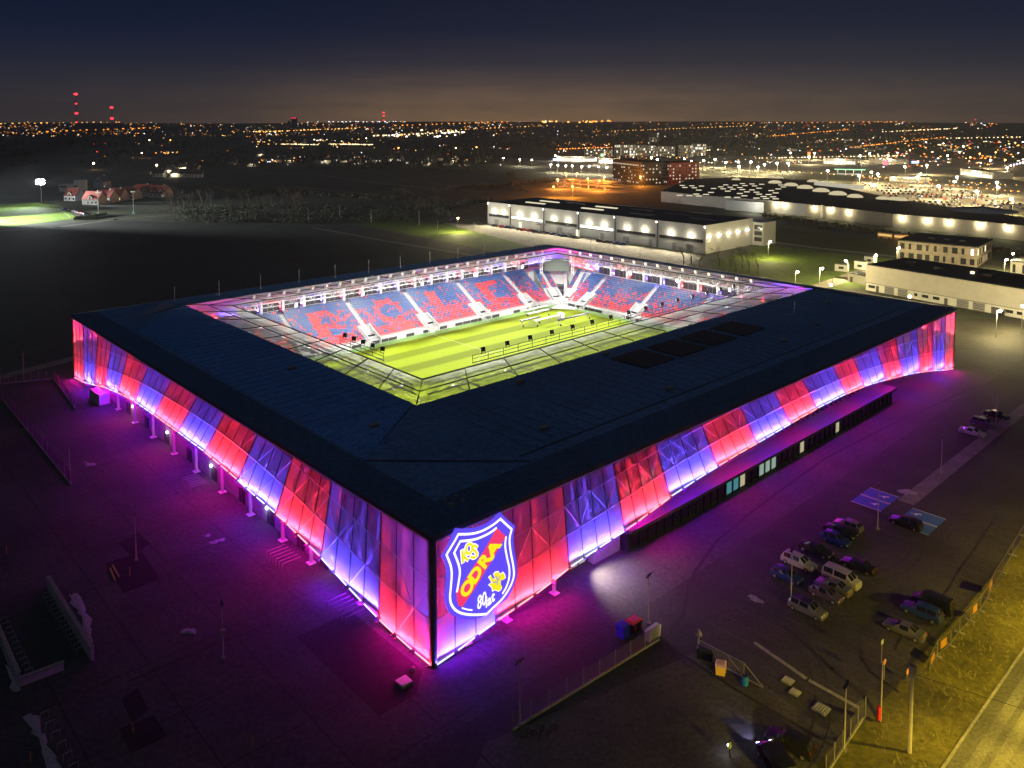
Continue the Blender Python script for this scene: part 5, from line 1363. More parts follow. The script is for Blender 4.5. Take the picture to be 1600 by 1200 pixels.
def wall_light(root, x, z, y=-.25, power=900, r=.55, col=(1, .88, .62)):
    m_ = MB(); m_.ball((x, y - .2, z), r, seg=8, ring=6, sz=.7); o = m_.build('wall_lamp', wlamp, root)
    if power: lamp('POINT', power, col, (x, y - 1.3, z - .5), root, size=.25); lamp('SPOT', power * 22, col, (x, y - 1.2, z), root, direction=(0, -1, -.42), size=.25, spot=R(120), blend=.9)
def add_box(root, name, m, *a):
    m_ = MB(); m_.box(*a); return m_.build(name, m, root)
A, ln_, rz = frame_of((762, 350), (1102, 397))
wh = thing('warehouse', 'long grey warehouse with dark roof and a row of bright wall lamps', 'warehouse', tuple(A), rz)
DP, HH = 42, 13.4
m_ = MB(); m_.box(0, ln_, 0, DP, 0, HH - .4, 0); m_.box(0, ln_, 0, .25, HH - .4, HH, 0); m_.box(0, ln_, DP - .25, DP, HH - .4, HH, 0); m_.box(0, .25, .25, DP - .25, HH - .4, HH, 0); m_.box(ln_ - .25, ln_, .25, DP - .25, HH - .4, HH, 0); m_.build('wall', wh_wall, wh)
m_ = MB(); m_.box(.25, ln_ - .25, .25, DP - .25, HH - .39, HH - .15); rf = m_.build('roof', roof_black, wh)
for x0, y0, lit in ((18, 14, 1), (18, 26, 1), (62, 14, 1), (62, 26, 1), (96, 14, 0), (110, 26, 0), (130, 18, 0), (36, 30, 0), (84, 30, 0)):
    m_ = MB(); m_.box(x0, x0 + 15, y0, y0 + 1.8, HH - .15, HH + .35); m_.build('skylight', glow_mat('skylight_lit', (1, .9, .62), .85) if lit else mat('skylight_dark', (.06, .07, .09), .2), rf)
bays = [0, ln_ * .13, ln_ * .31, ln_ * .48, ln_ * .645, ln_ * .82, ln_]
for k in range(1, 6): add_box(wh, 'downpipe', trim_d, bays[k] - .18, bays[k] + .18, -.3, -.02, 0, HH)
for k in range(6):
    a, b_ = bays[k] + 1.2, bays[k + 1] - 1.2
    add_box(wh, 'window_band', win_lit2 if k in (1, 3) else win_dark, a, b_, -.09, -.01, 5.2, 6.5)
    add_box(wh, 'window_sill', trim_d, a, b_, -.25, -.01, 4.95, 5.2)
    for q in (.27, .73): wall_light(wh, a + (b_ - a) * q, 8.2, power=1000)
for k, x in enumerate((6, 27, 44, 57, 71, 88, 103, 119, 133, 141)):
    w_ = 2.2 if k % 3 else 3.8; add_box(wh, 'roller_door', shutter if k not in (1, 4) else win_lit, x, x + w_, -.08, -.01, 0, 3.6)
add_box(wh, 'canopy', kerb_m, 43, 48.5, -2.6, -.02, 3.9, 4.2)
for q in range(5):
    m_ = MB(); yy = 3 + q * 8.4; m_.ball((ln_ + .45, yy, 8.0), .55, sz=.7); m_.build('wall_lamp', wlamp, wh); lamp('POINT', 420, (1, .86, .55), (ln_ + 1.6, yy, 7.5), wh, size=.25)
for x in bays: m_ = MB(); m_.ball((x + (.5 if x == 0 else -.3), -.3, HH - .8), .3); m_.build('wall_lamp', wlamp, wh)
m_ = MB(); m_.box(ln_ - 2, ln_ + 6, DP + .1, DP + 12, 0, 11.5); m_.build('annex', wh_wall, wh)
for z in (2, 5, 8): add_box(wh, 'annex_window', win_dark, ln_ + 1, ln_ + 5, DP + .02, DP + .09, z, z + 2)

# shopping centre: big flat roof with domes and roof lights, long pale wall towards the viewer
mall = thing('shopping_centre', 'huge flat shopping centre with rows of glowing roof lights and a long pale wall', 'shopping centre', tuple(G(1190, 312, 8)))
MO = Vector(mall.location); MO.z = 0
mall.location = tuple(MO)
mr_ = lambda x, y, z=8.0: (lambda p: (p.x - MO.x, p.y - MO.y))(G(x, y, z))
mall_wall = mat('mall_panel', (.42, .40, .36), .7, nscale=.2, namt=.07)
m_ = MB(); out = [mr_(*q) for q in ((1190, 312), (1300, 323), (1395, 334), (1500, 343), (1680, 360), (1640, 345), (1500, 325), (1400, 311), (1340, 298), (1262, 281), (1150, 277), (1075, 280), (1033, 299), (1133, 308))]
m_.prism(out, 0, 8.0, 0, 1); m_.build('wall', [mall_wall, roof_black], mall)
rr_ = random.Random(4)
for i in range(8):
    for j in range(11):
        if rr_.random() < .45: continue
        x, y = 1070 + j * 15 - i * 2 + (i % 2) * 6, 284 + i * 3.1 + j * .55
        if x > 1225 and y > 305: continue
        p = mr_(x, y); m_ = MB(); m_.box(p[0] - 2.0, p[0] + 2.0, p[1] - .8, p[1] + .8, 8.0, 8.5); m_.build('roof_light', MATS['skylight_lit'], mall)
for x, y, r_ in ((1205, 277, 4), (1218, 278, 4), (1211, 286, 6), (1236, 290, 6), (1258, 294, 6.5), (1283, 299, 6.5), (1309, 304, 6.5), (1336, 308, 5.5), (1270, 284, 5), (1379, 311, 4.5), (1398, 312, 5), (1408, 313, 4.5), (1150, 281, 4)):
    p = mr_(x, y); m_ = MB()
    for q in range(12):
        for w_ in range(3):
            a0_, a1_ = 2 * math.pi * q / 12, 2 * math.pi * (q + 1) / 12; h0, h1 = math.pi / 2 * w_ / 3, math.pi / 2 * (w_ + 1) / 3
            f = lambda a, h: (p[0] + r_ * math.cos(h) * math.cos(a), p[1] + r_ * math.cos(h) * math.sin(a), 8.0 + r_ * .42 * math.sin(h))
            m_.quad(f(a0_, h0), f(a1_, h0), f(a1_, h1), f(a0_, h1))
    m_.build('roof_dome', glow_mat('dome_glow', (1, .86, .52), .62), mall)
p = mr_(1535, 327, 9); m_ = MB()
for q in range(24):
    a0_, a1_ = 2 * math.pi * q / 24, 2 * math.pi * (q + 1) / 24
    m_.poly([(p[0] + 19 * math.cos(a0_), p[1] + 19 * math.sin(a0_), 8.3), (p[0] + 19 * math.cos(a1_), p[1] + 19 * math.sin(a1_), 8.3), (p[0], p[1], 10.5)]); m_.bar((p[0] + 19 * math.cos(a0_), p[1] + 19 * math.sin(a0_), 8.35), (p[0], p[1], 10.6), .12, 1, sides=3)
m_.build('round_roof', [pale, trim_d], mall)
p0, p1 = mr_(1272, 289), mr_(1348, 297); m_ = MB(); m_.hexa([(*p0, 8), (*p1, 8), (p1[0] + 3, p1[1] + 4, 8), (p0[0] + 3, p0[1] + 4, 8), (*p0, 11), (*p1, 11), (p1[0] + 3, p1[1] + 4, 11), (p0[0] + 3, p0[1] + 4, 11)]); m_.build('roof_monitor', glow_mat('monitor_glow', (1, .93, .7), .5), mall)
fw = [Vector((*mr_(*q), 0)) for q in ((1190, 312), (1300, 323), (1395, 334), (1500, 343), (1680, 360))]
for x, y in ((1213, 313), (1236, 316), (1266, 316), (1317, 320), (1346, 322), (1381, 326), (1430, 336), (1470, 339), (1508, 341), (1554, 347), (1592, 352)):
    p = G(x, y, 6.4); q = Vector((p.x - MO.x, p.y - MO.y, 6.4)); back = Vector((-q.x - MO.x, -q.y - MO.y, 0)).normalized()
    # slide along the line of sight until just in front of the wall
    for a_, b_ in zip(fw, fw[1:]):
        d_ = b_ - a_; nn = Vector((d_.y, -d_.x, 0)).normalized(); u = (q - a_).dot(d_) / d_.length_squared
        if 0 <= u <= 1: q = a_ + d_ * u + nn * .9; q.z = 6.6; break
    m_ = MB(); m_.ball((0, 0, 0), .62, sz=.7); o = m_.build('wall_lamp', wlamp, mall, tuple(q)); lamp('POINT', 1700, (1, .84, .46), tuple(q + nn * 1.0 - Vector((0, 0, .6))), mall, size=.25)
p = fw[1].lerp(fw[2], -.18); m_ = MB(); m_.box(p.x - .9, p.x + .9, p.y - 1.5, p.y + .5, 0, 8.4); m_.build('pilaster', pale, mall)
q = mr_(1133, 309); m_ = MB(); q2 = mr_(1190, 313); m_.hexa([(q[0], q[1] - 5, 0), (q2[0], q2[1] - 5, 0), (q2[0], q2[1] - .3, 0), (q[0], q[1] - .3, 0), (q[0], q[1] - 5, 7), (q2[0], q2[1] - 5, 7), (q2[0], q2[1] - .3, 7), (q[0], q[1] - .3, 7)]); m_.build('loading_bay', pale, mall)
lamp('POINT', 5000, (1, .95, .8), (q2[0] - 8, q2[1] - 9, 6), mall, size=.3)
for k in range(2): m_ = MB(); x_ = q[0] + 12 + k * 10; m_.box(x_, x_ + 6, q[1] - 7.3, q[1] - 7.0, 0, 4.5); m_.build('dock_door', trim_d, mall)

# dark office building in two blocks
def office(a, b, dep, h, lb, wallm, litrow, nm='office_building'):
    A, n, rz = frame_of(a, b); r = thing(nm, lb, 'office building', tuple(A), rz)
    add_box(r, 'wall', wallm, 0, n, 0, dep, 0, h); add_box(r, 'roof', roof_black, .4, n - .4, .4, dep - .4, h + .01, h + .5)
    nf = 6; wd = 1.3; cols = int(n / 3.0); rd = random.Random(len(lb))
    wm = {}
    def win(x, y, z, axis, m):
        k = (axis, m.name)
        if k not in wm:
            q = MB(); q.box(0, wd, -.08, .0, 0, 1.3) if axis == 0 else q.box(0, .08, 0, wd, 0, 1.3); wm[k] = q.mesh('window', [m])
        link('window', wm[k], r, (x, y, z))
    for f in range(nf):
        z = 1.6 + f * (h - 2) / nf
        for c in range(cols): win(.8 + c * n / cols, 0, z, 0, win_dim2 if rd.random() < litrow.get(f, .15) else win_dark)
        for c in range(int(dep / 3.6)): win(n, .8 + c * 3.6, z, 1, win_dim2 if rd.random() < .45 else win_dark)
    return r
blk = mat('black_cladding', (.02, .021, .023), .5, nscale=.3); redc = mat('red_cladding', (.22, .02, .025), .5, nscale=.3)
office((957, 283), (1003, 290), 22, 22, 'black office block with lit top storey beside the amber lane', blk, {5: .85, 2: .35, 0: .5, 1: .2})
office((1027, 286), (1045, 288.5), 34, 21, 'dark red office block standing to the right of the black one', redc, {0: .5, 5: .2})

A, n, rz = frame_of((868, 291), (955, 297)); r = thing('parking_deck', 'two level open parking deck glowing orange in front of the black office block', 'parking deck', tuple(A), rz)
for f_ in range(2):
    add_box(r, 'deck_slab', concrete, 0, n, 0, 26, 3 + f_ * 3, 3.4 + f_ * 3); add_box(r, 'guard_wall', mat('deck_guard', (.4, .3, .2), .7), 0, n, -.15, -.01, 3 + f_ * 3, 4.2 + f_ * 3)
    for k in range(7): add_box(r, 'column', concrete, n * (k + .1) / 7, n * (k + .1) / 7 + .6, .6, 1.2, f_ * 3.4, 3 + f_ * 3)
    for k in range(4): add_box(r, 'deck_lamp', lamp_amber, n * (k + .4) / 4, n * (k + .4) / 4 + 3, 3, 3.4, 2.7 + f_ * 3, 2.9 + f_ * 3); lamp('POINT', 5000, (1, .30, .03), (n * (k + .45) / 4, 3, 2.2 + f_ * 3), r, size=.3)
    for k in range(3): lamp('POINT', 9000, (1, .30, .03), (n * (k + .5) / 3, 10 , 8.5), r, size=.3) if f_ else None
# beige hall with garage doors
A, n, rz = frame_of((1352, 453), (1606, 500))
hall = thing('beige_hall', 'long beige hall with dark flat roof and a row of garage doors', 'hall', tuple(A), rz)
add_box(hall, 'wall', cream, 0, n, 0, 26, 2.9, 9.3); add_box(hall, 'lower_wall', pale, .05, n - .05, .12, 25.9, 0, 2.9); add_box(hall, 'roof', roof_black, .3, n - .3, .3, 25.7, 9.31, 9.6)
add_box(hall, 'drip_edge', trim_d, 0, n, -.1, -.01, 2.8, 2.95)
for k, (u, w_, kind) in enumerate(((.022, .045, 1), (.075, .02, 0), (.135, .065, 2), (.225, .065, 2), (.335, .02, 1), (.385, .04, 1), (.455, .04, 1), (.525, .02, 0), (.6, .07, 2), (.695, .07, 2), (.8, .045, 0), (.87, .05, 1), (.94, .03, 1))):
    z0_, z1_ = ((0, 2.2), (1.1, 2.1), (0, 2.7))[kind]
    add_box(hall, ('door', 'window', 'garage_door')[kind], (trim_d, win_dark, shutter)[kind], u * n, (u + w_) * n, .02, .11, z0_, z1_)
    if kind == 2:
        for q in range(4): add_box(hall, 'door_slat', win_dark, u * n + .3, (u + w_) * n - .3, -.03, .015, .5 + q * .55, .62 + q * .55)
for x, y, w_ in ((8, 12, 3), (20, 9, 2.2), (28, 15, 4), (36, 10, 3), (41, 16, 5)): add_box(hall, 'roof_unit', trim_d, x, x + w_, y, y + 2, 9.6, 10.6)
add_box(hall, 'roof_dome_light', win_lit, 31, 32, 12, 13, 9.6, 10.4)
m_ = MB(); m_.ball((n * .995, -.4, 2.8), .35); m_.build('wall_lamp', wlamp, hall)
A, n, rz = frame_of((1325, 440), (1352, 446))
sh = thing('garden_shed', 'small dark roofed shed at the left end of the beige hall', 'shed', tuple(A), rz); add_box(sh, 'wall', cream, 0, n, 0, 5, 0, 3.4); add_box(sh, 'roof', roof_black, -.3, n + .3, -.3, 5.3, 3.4, 3.7); add_box(sh, 'door', trim_d, 1, 2.2, -.06, -.01, 0, 2.2)
for a, b, h, lb in (((1304, 423), (1324, 425), 2.8, 'pale site cabin under a lamp on the lawn'), ((1334, 420), (1352, 422), 3.4, 'pale glazed pavilion behind the lawn lamp'), ((1350, 411), (1366, 413), 3, 'small pale kiosk left of the beige hall roof')):
    A, n, rz = frame_of(a, b); r = thing('site_cabin', lb, 'cabin', tuple(A), rz); add_box(r, 'wall', pale, 0, n, 0, 3, 0, h); add_box(r, 'roof', trim_d, -.15, n + .15, -.15, 3.15, h, h + .2); add_box(r, 'window', win_dark, n * .3, n * .7, -.06, -.01, 1, 2)
# apartment block
def flats(a, b, dep, h, lb, floors, litp, wallm, nm='apartment_block', roofdet=True):
    A, n, rz = frame_of(a, b); r = thing(nm, lb, 'apartment block', tuple(A), rz); rd = random.Random(len(lb) * 7)
    add_box(r, 'wall', wallm, 0, n, 0, dep, 0, h); rf = add_box(r, 'roof', roof_black, -.3, n + .3, -.3, dep + .3, h, h + .5)
    if roofdet:
        for k in range(3): add_box(rf, 'roof_light', mat('skylight_grey', (.2, .22, .2), .3), n * (.3 + .2 * k), n * (.3 + .2 * k) + 2.2, dep * .4, dep * .4 + 1.6, h + .5, h + .9)
    cols = max(2, int(n / 3.3)); wz = h / floors
    for f in range(floors):
        for c in range(cols):
            x = (c + .22 + rd.uniform(0, .1)) * n / cols; w_ = n / cols * rd.choice((.3, .5, .62))
            add_box(r, 'window', rd.choice((win_lit, win_lit2, win_dim)) if rd.random() < litp else win_dark, x, x + w_, -.08, -.01, f * wz + .8, f * wz + wz * .8)
        for c in range(int(dep / 3.5)):
            y = .9 + c * 3.5
            add_box(r, 'window', rd.choice((win_lit, win_dim)) if rd.random() < litp * 2 else win_dark, n + .01, n + .08, y, y + 1.5, f * wz + .8, f * wz + wz * .8)
    return r
flats((1402, 405), (1526, 418), 30, 8.4, 'brown two storey apartment block with black roof behind the beige hall', 2, .16, mat('brown_render', (.26, .22, .18), .8, nscale=.6, namt=.3))
flats((1578, 428), (1640, 436), 18, 5.2, 'dark roofed building with a lit window at the right picture edge', 1, .5, cream)
for k, (a, b, h, lb) in enumerate((((960, 243), (992, 243.5), 19, 'leftmost of the pale lit slab blocks behind the retail park'), ((993, 243), (1020, 243.5), 18, 'second pale slab block behind the retail park'), ((1022, 244), (1052, 244.5), 17, 'third pale slab block behind the retail park'), ((1060, 245), (1078, 245.5), 20, 'shorter pale slab block right of the row'), ((1080, 243), (1098, 243.5), 21, 'rightmost pale slab block of the row'), ((913, 244), (955, 244.5), 12, 'low dim block left of the pale slab blocks'))):
    flats(a, b, 14, h, lb, 4, .35, pale if k < 5 else cream, roofdet=False)
r = flats((1013, 225), (1024, 225.3), 16, 30, 'pale tower block standing alone above the dark wood', 5, .1, pale, 'tower_block', False)
for k, (a, b, h, lb) in enumerate((((455, 203), (463, 203), 82, 'dark high-rise with a red lit crown on the left skyline'), ((450, 204), (453, 204), 60, 'thin dark chimney beside the high-rise on the skyline'))):
    A, n, rz = frame_of(a, b); r = thing('high_rise', lb, 'tower', tuple(A), rz); add_box(r, 'wall', trim_d, 0, n, 0, n, 0, h)
    if k == 0: add_box(r, 'crown_light', glow_mat('red_crown', (1, .04, .09), 1.0), -1, n + 1, -1.2, -.2, h - 9, h - 1)
# red lights on masts
red_lamp = glow_mat('obstruction_light', (1, .03, .05), 4)
def mast_(px, base_d, top_y, lamps, lb):
    p = ray(px, top_y); k = base_d / p[1]; x = p[0] * k; h = CAM_H + p[2] * k; z0_ = hill(x, base_d)
    r = thing('radio_mast', lb, 'mast', (x, base_d, z0_)); H_ = h - z0_; m_ = MB()
    for q in range(3):
        a = 2.1 * q; m_.bar((4 * math.cos(a), 4 * math.sin(a), 0), (1.3 * math.cos(a), 1.3 * math.sin(a), H_), .5, sides=4)
    for q in range(14):
        for w_ in range(3):
            a, b_ = 2.1 * w_, 2.1 * (w_ + 1); r0, r1 = 4 - 2.7 * q / 14, 4 - 2.7 * (q + 1) / 14
            m_.bar((r0 * math.cos(a), r0 * math.sin(a), H_ * q / 14), (r1 * math.cos(b_), r1 * math.sin(b_), H_ * (q + 1) / 14), .28, sides=3)
    m_.build('lattice', mat('mast_red', (.3, .05, .05), .6), r)
    for ly, sz_ in lamps:
        zz = CAM_H + ray(px, ly)[2] * k - z0_; m_ = MB(); m_.ball((0, -2, zz), sz_ * base_d / 1267 , sz=.6); m_.build('warning_light', red_lamp, r)
mast_(118.5, 4200, 145, ((147, 3.2), (162, 1.8), (177, 2.8), (191, 1.5)), 'tallest radio mast with four red lights on the left skyline')
mast_(174.5, 4300, 167, ((168, 2.8), (185, 2.9)), 'shorter radio mast with two red lights beside the tall one')
mast_(599.5, 5200, 175, ((176, 1.8), (181, 1.6), (188, 1.3)), 'radio mast with small red lights on the middle skyline')
mast_(1524, 5200, 186, ((187, 1.0),), 'small mast with one faint red light on the right skyline')

# bus on the road
p = G(1397, 374.5); q = G(1420, 377) - G(1375, 372)
bus = thing('bus', 'articulated bus glowing orange on the road behind the lawn', 'bus', tuple(p), math.atan2(q.y, q.x))
busb = mat('bus_paint', (.5, .3, .08), .4)
for x0_, x1_ in ((-8.2, -.4), (.4, 8.2)):
    add_box(bus, 'body', busb, x0_, x1_, -1.25, 1.25, .35, 3.1); add_box(bus, 'window_band', glow_mat('bus_window', (1, .6, .2), .9), x0_ + .3, x1_ - .3, -1.3, -1.26, 1.5, 2.6); add_box(bus, 'roof', kerb_m, x0_ + .1, x1_ - .1, -1.15, 1.15, 3.1, 3.3)
add_box(bus, 'bellows', black_m, -.4, .4, -1.1, 1.1, .5, 3.0)
for x in (-6, -2, 3, 6.3): m_ = MB(); m_.bar((x, -1.3, .48), (x, -1.1, .48), .48, sides=12); m_.build('wheel', rubber, bus)
lamp('POINT', 2600, (1, .45, .08), (9.5, -2.5, 2.2), bus, size=.3)

# ------------------------------------------------------------------ houses
tile_r = mat('red_roof_tile', (.26, .055, .035), .75, nscale=.8, namt=.25); tile_d = mat('dark_roof_tile', (.05, .045, .045), .75, nscale=.8, namt=.25); render_w = mat('white_render', (.58, .57, .53), .85, nscale=.5, namt=.06)
def house(px, py, w, d, h, rh, roofm, lb, rz=0.0, lit=.3, grp=None, dormer=False, light=0, wallm=None):
    r = thing('house', lb, 'house', at(px, py), rz, grp); x, y = w / 2, d / 2
    m_ = MB(); m_.box(-x, x, -y, y, 0, h); m_.poly([(-x, -y, h), (x, -y, h), (x, 0, h + rh)][:0] or [(-x, -y, h), (-x, 0, h + rh), (-x, y, h)]); m_.poly([(x, -y, h), (x, y, h), (x, 0, h + rh)]); m_.build('wall', wallm or render_w, r)
    m_ = MB()
    for sg in (-1, 1): m_.hexa([(-x - .4, sg * (y + .5), h - .35), (x + .4, sg * (y + .5), h - .35), (x + .4, 0, h + rh + .05), (-x - .4, 0, h + rh + .05), (-x - .4, sg * (y + .5), h - .1), (x + .4, sg * (y + .5), h - .1), (x + .4, 0, h + rh + .3), (-x - .4, 0, h + rh + .3)])
    rf = m_.build('roof', roofm, r)
    add_box(rf, 'chimney', render_w, x * .4, x * .4 + .8, -.4, .4, h + rh * .6, h + rh + 1.1)
    n = max(2, int(w / 3.2))
    for k in range(n):
        a = -x + (k + .3) * w / n
        add_box(r, 'window', random.choice((win_lit, win_dim)) if random.random() < lit else win_dark, a, a + 1.3, -y - .06, -y - .01, 1, 2.4)
    for q in (-1.4, .4): add_box(r, 'gable_window', win_lit if random.random() < lit * .6 else win_dark, -x - .06, -x - .01, q, q + 1, h - .2, h + 1.2)
    if dormer:
        for k in range(max(1, int(w / 7))):
            c = -x + (k + .5) * w / max(1, int(w / 7)); m_ = MB()
            m_.prism([(c - 1.9, -y - .2), (c + 1.9, -y - .2), (c + 1.9, -y * .2), (c - 1.9, -y * .2)], h - .2, h + 1.6)
            m_.poly([(c - 1.9, -y - .2, h + 1.6), (c + 1.9, -y - .2, h + 1.6), (c, -y - .2, h + 3.0)]); m_.build('dormer', render_w, r)
            m_ = MB()
            for sg in (-1, 1): m_.quad((c + sg * 2.2, -y - .5, h + 1.4), (c, -y - .5, h + 3.15), (c, 0, h + 3.15), (c + sg * 2.2, 0, h + 1.4))
            m_.build('dormer_roof', roofm, r); add_box(r, 'dormer_window', win_dark, c - .5, c + .5, -y - .28, -y - .21, h, h + 1.5)
    if light: lamp('POINT', light, (1, .85, .55), (0, -y - 3, 3.4), r, size=.3)
    return r
red_h = ((117, 313, 11, 'white house with red roof at the left end of the floodlit terrace'), (148, 319, 13, 'white gabled house with red roof, nearest the floodlit pitch'), (168, 316, 13, 'red roofed terrace house with a white dormer, third from the left'), (184, 313, 13, 'red roofed terrace house with a white dormer, middle of the terrace'), (206, 311, 12, 'red roofed terrace house in dimmer light, right of the middle'), (226, 306, 14, 'large red roofed house at the right of the terrace'), (252, 308, 15, 'red roofed house with pale gable at the right end near the bare trees'))
for k, (x, y, w_, lb) in enumerate(red_h): house(x, y, w_, 10, 4.2, 5.2, tile_r, lb, -.28 + (.1 if k % 2 else 0), .08, 'red roofed terrace houses', True)
house(160, 293, 11, 10, 6, 5, tile_d, 'grey gabled house behind the red roofed terrace', 1.4, .1, None, False, 0, mat('grey_render', (.3, .32, .36), .85))
A, n, rz = frame_of((92, 300), (133, 299)); r = thing('modern_villa', 'white flat roofed modern villa behind the red roofed terrace', 'house', tuple(A), rz)
add_box(r, 'wall', render_w, 0, n * .55, 0, 12, 0, 6.5); add_box(r, 'upper_wall', render_w, n * .55, n, .5, 12, 0, 9.5); add_box(r, 'window', win_dark, n * .05, n * .3, -.08, -.01, 3.8, 5.4); add_box(r, 'upper_window', win_dark, n * .6, n * .72, .42, .49, 3.5, 5.2); add_box(r, 'roof_slab', kerb_m, -.3, n * .55 + .3, -.3, 12.3, 6.5, 6.8)
rh_ = random.Random(21)
for k, (x, y, li, pw) in enumerate(((268, 270, 1, 1800), (288, 266, 1, 2500), (302, 268, .8, 0), (250, 276, .2, 0), (278, 276, .8, 3000), (291, 276, .7, 0), (308, 277, .3, 0), (364, 256, .4, 0), (395, 260, .5, 500))):
    house(x, y, 12, 10, 4, 4.5, tile_d, 'pale house with a glowing front in the group beyond the terrace' , rh_.uniform(-.4, .4), li, 'houses beyond the terrace', False, pw)
for k in range(26):
    x = 410 + k * 12.6 + rh_.uniform(-4, 4); y = 246 + (x - 410) * .022 + rh_.uniform(-2, 7)
    house(x, y, rh_.uniform(9, 15), 9, 4, 4.5, tile_d, 'small gabled house in the dim estate beyond the fields', rh_.uniform(-.7, .7), .45, 'gabled houses in the dim estate', False, 1400 if k % 4 == 0 else 0)
for k in range(34):
    x = rh_.uniform(1080, 1590); y = rh_.uniform(214, 238)
    house(x, y, rh_.uniform(12, 26), 11, 5, 4, tile_d, 'far house with small lit windows on the dark hillside at right', rh_.uniform(-.7, .7), .6, 'far houses on the right', False, 0)
# retail sheds and the petrol station behind the car park
def shed(a, b, dep, h, lb, wallm, strip, pw=0):
    A, n, rz = frame_of(a, b); r = thing('retail_shed', lb, 'retail building', tuple(A), rz)
    add_box(r, 'wall', wallm, 0, n, 0, dep, 0, h); add_box(r, 'roof', roof_black, -.3, n + .3, -.3, dep + .3, h, h + .4)
    add_box(r, 'shop_front', strip, n * .04, n * .96, -.1, -.01, .6, h * .55)
    for k in range(5): add_box(r, 'pilaster', trim_d, n * (.1 + k * .2), n * (.1 + k * .2) + .5, -.2, -.11, 0, h)
    if pw: lamp('POINT', pw, (1, .88, .6), (n / 2, -6, 5), r, size=.4)
green_l = glow_mat('green_canopy_light', (.35, 1, .45), 2.2); shop_l = glow_mat('shop_front_light', (1, .9, .66), 1.7); blue_l = glow_mat('blue_sign_light', (.35, .45, 1), 4)
shed((1286, 256), (1338, 257.5), 25, 8, 'retail shed with bright shop front behind the car park lamps', cream, shop_l, 12000)
shed((1358, 255), (1420, 257), 22, 7, 'second lit retail shed right of the bright one', cream, win_dim, 9000)
shed((1500, 273), (1552, 280), 20, 7, 'brightly lit long shed above the crowded car park', pale, shop_l, 12000)
shed((870, 252), (935, 253), 20, 8, 'wide lit shed left of the dark office building', pale, shop_l, 12000)
shed((935, 255), (960, 256), 16, 8, 'bright white shed touching the dark office building', pale, win_lit2, 9000)
shed((1390, 283), (1452, 285), 14, 5, 'low pale market hall at the edge of the crowded car park', pale, win_dim, 4000)
A, n, rz = frame_of((1304, 272), (1352, 273)); r = thing('petrol_station', 'petrol station canopy with a green lit edge', 'petrol station', tuple(A), rz)
add_box(r, 'canopy', pale, 0, n, 0, 14, 5.2, 6.0); add_box(r, 'canopy_edge', green_l, 0, n, -.1, -.01, 5.2, 6.0)
for k in range(4): add_box(r, 'column', steel_w, n * (.1 + .26 * k), n * (.1 + .26 * k) + .6, 5, 5.6, 0, 5.2)
lamp('AREA', 6000, (.9, 1, .85), (n / 2, 7, 5.1), r, direction=(0, 0, -1), size=n * .8, size_y=10)
for x, y, h, m_c, lb in ((1264, 252, 14, em('sign_orange', (1, .2, .03), 2.5), 'tall orange lit sign tower in the retail park'), (1383, 266, 13, em('sign_magenta', (1, .12, .2), 2.5), 'red lit sign tower beside the petrol station'), (941, 249, 9, green_l, 'green lit shop sign left of the office building')):
    r = thing('sign_tower', lb, 'sign', at(x, y)); add_box(r, 'post', trim_d, -.5, .5, -.5, .5, 0, h * .5); add_box(r, 'sign_box', m_c, -2, 2, -.6, .6, h * .5, h)
for x, y, w_, lb in ((1430, 253, 9, 'blue white lit shop sign right of the retail sheds'), (868, 249, 7, 'blue white lit shop sign above the long shed'), (1003, 264, 6, 'blue white lit roof sign on the black office block'), (1053, 268, 7, 'blue white lit roof sign on the dark red office block')):
    p = G(x, y, 10); r = thing('shop_sign', lb, 'sign', (p.x, p.y, 0)); add_box(r, 'posts', trim_d, -w_ / 2, w_ / 2, 0, .3, 0, 8); add_box(r, 'sign_box', blue_l, -w_ / 2, w_ / 2, -.3, 0, 8.2, 11)
# purple white lit strip far right
r = thing('lit_canopy', 'long canopy with violet white lights at the right picture edge', 'canopy', at(1572, 264)); d = G(1612, 253) - G(1572, 264); r.rotation_euler = (0, 0, math.atan2(d.y, d.x))
add_box(r, 'canopy', pale, 0, d.length, -3, 3, 4, 4.5)
for k in range(9): m_ = MB(); m_.ball((d.length * (k + .5) / 9, -3.2, 3.8), 1.1); m_.build('canopy_lamp', glow_mat('violet_lamp', (.9, .75, 1), 8), r)

# small parked cars far away: one simple body with glass, copied
def small_car_mesh(c):
    m_ = MB(); body, gl, xw, w, st = car_meshes('hatch'); m_.v = list(body.v); m_.f = list(body.f); m_.m = list(body.m); n = len(m_.v)
    m_.v += gl.v; m_.f += [tuple(i + n for i in f) for f in gl.f]; m_.m += [1] * len(gl.f)
    for x in xw:
        for sd in (-1, 1): m_.bar((x, sd * (w - .17), .315), (x, sd * (w + .02), .315), .315, 2, sides=8)
    return m_.mesh('parked_car', [paint(*c), glass_car, rubber])
SM = [small_car_mesh(c) for c in (SILVER, WHITE, BLACK, GREY, ('red', (.35, .02, .02), .3), DBLUE)]
def small_car(p, rz, lb, grp): return tag(link('parked_car', random.choice(SM), None, tuple(p), rz), lb, 'car', grp)
for row in range(9):
    a, b = G(1352 + row * 10, 290 + row * 4.2), G(1500 + row * 17, 296 + row * 4.0)
    for k in range(22):
        if random.random() < .2: continue
        small_car(a.lerp(b, (k + random.uniform(-.1, .1)) / 22), .9 + random.choice((0, math.pi)), 'tiny parked car in the crowded shopping centre car park', 'cars in the crowded car park')
for k in range(24):
    x = 775 + k * 9 + random.uniform(-2, 2); y = 354 + k * 1.32
    if random.random() < .2: continue
    small_car(G(x, y), -.2 + random.choice((0, math.pi)), 'small car parked at the foot of the long grey warehouse', 'cars along the warehouse')
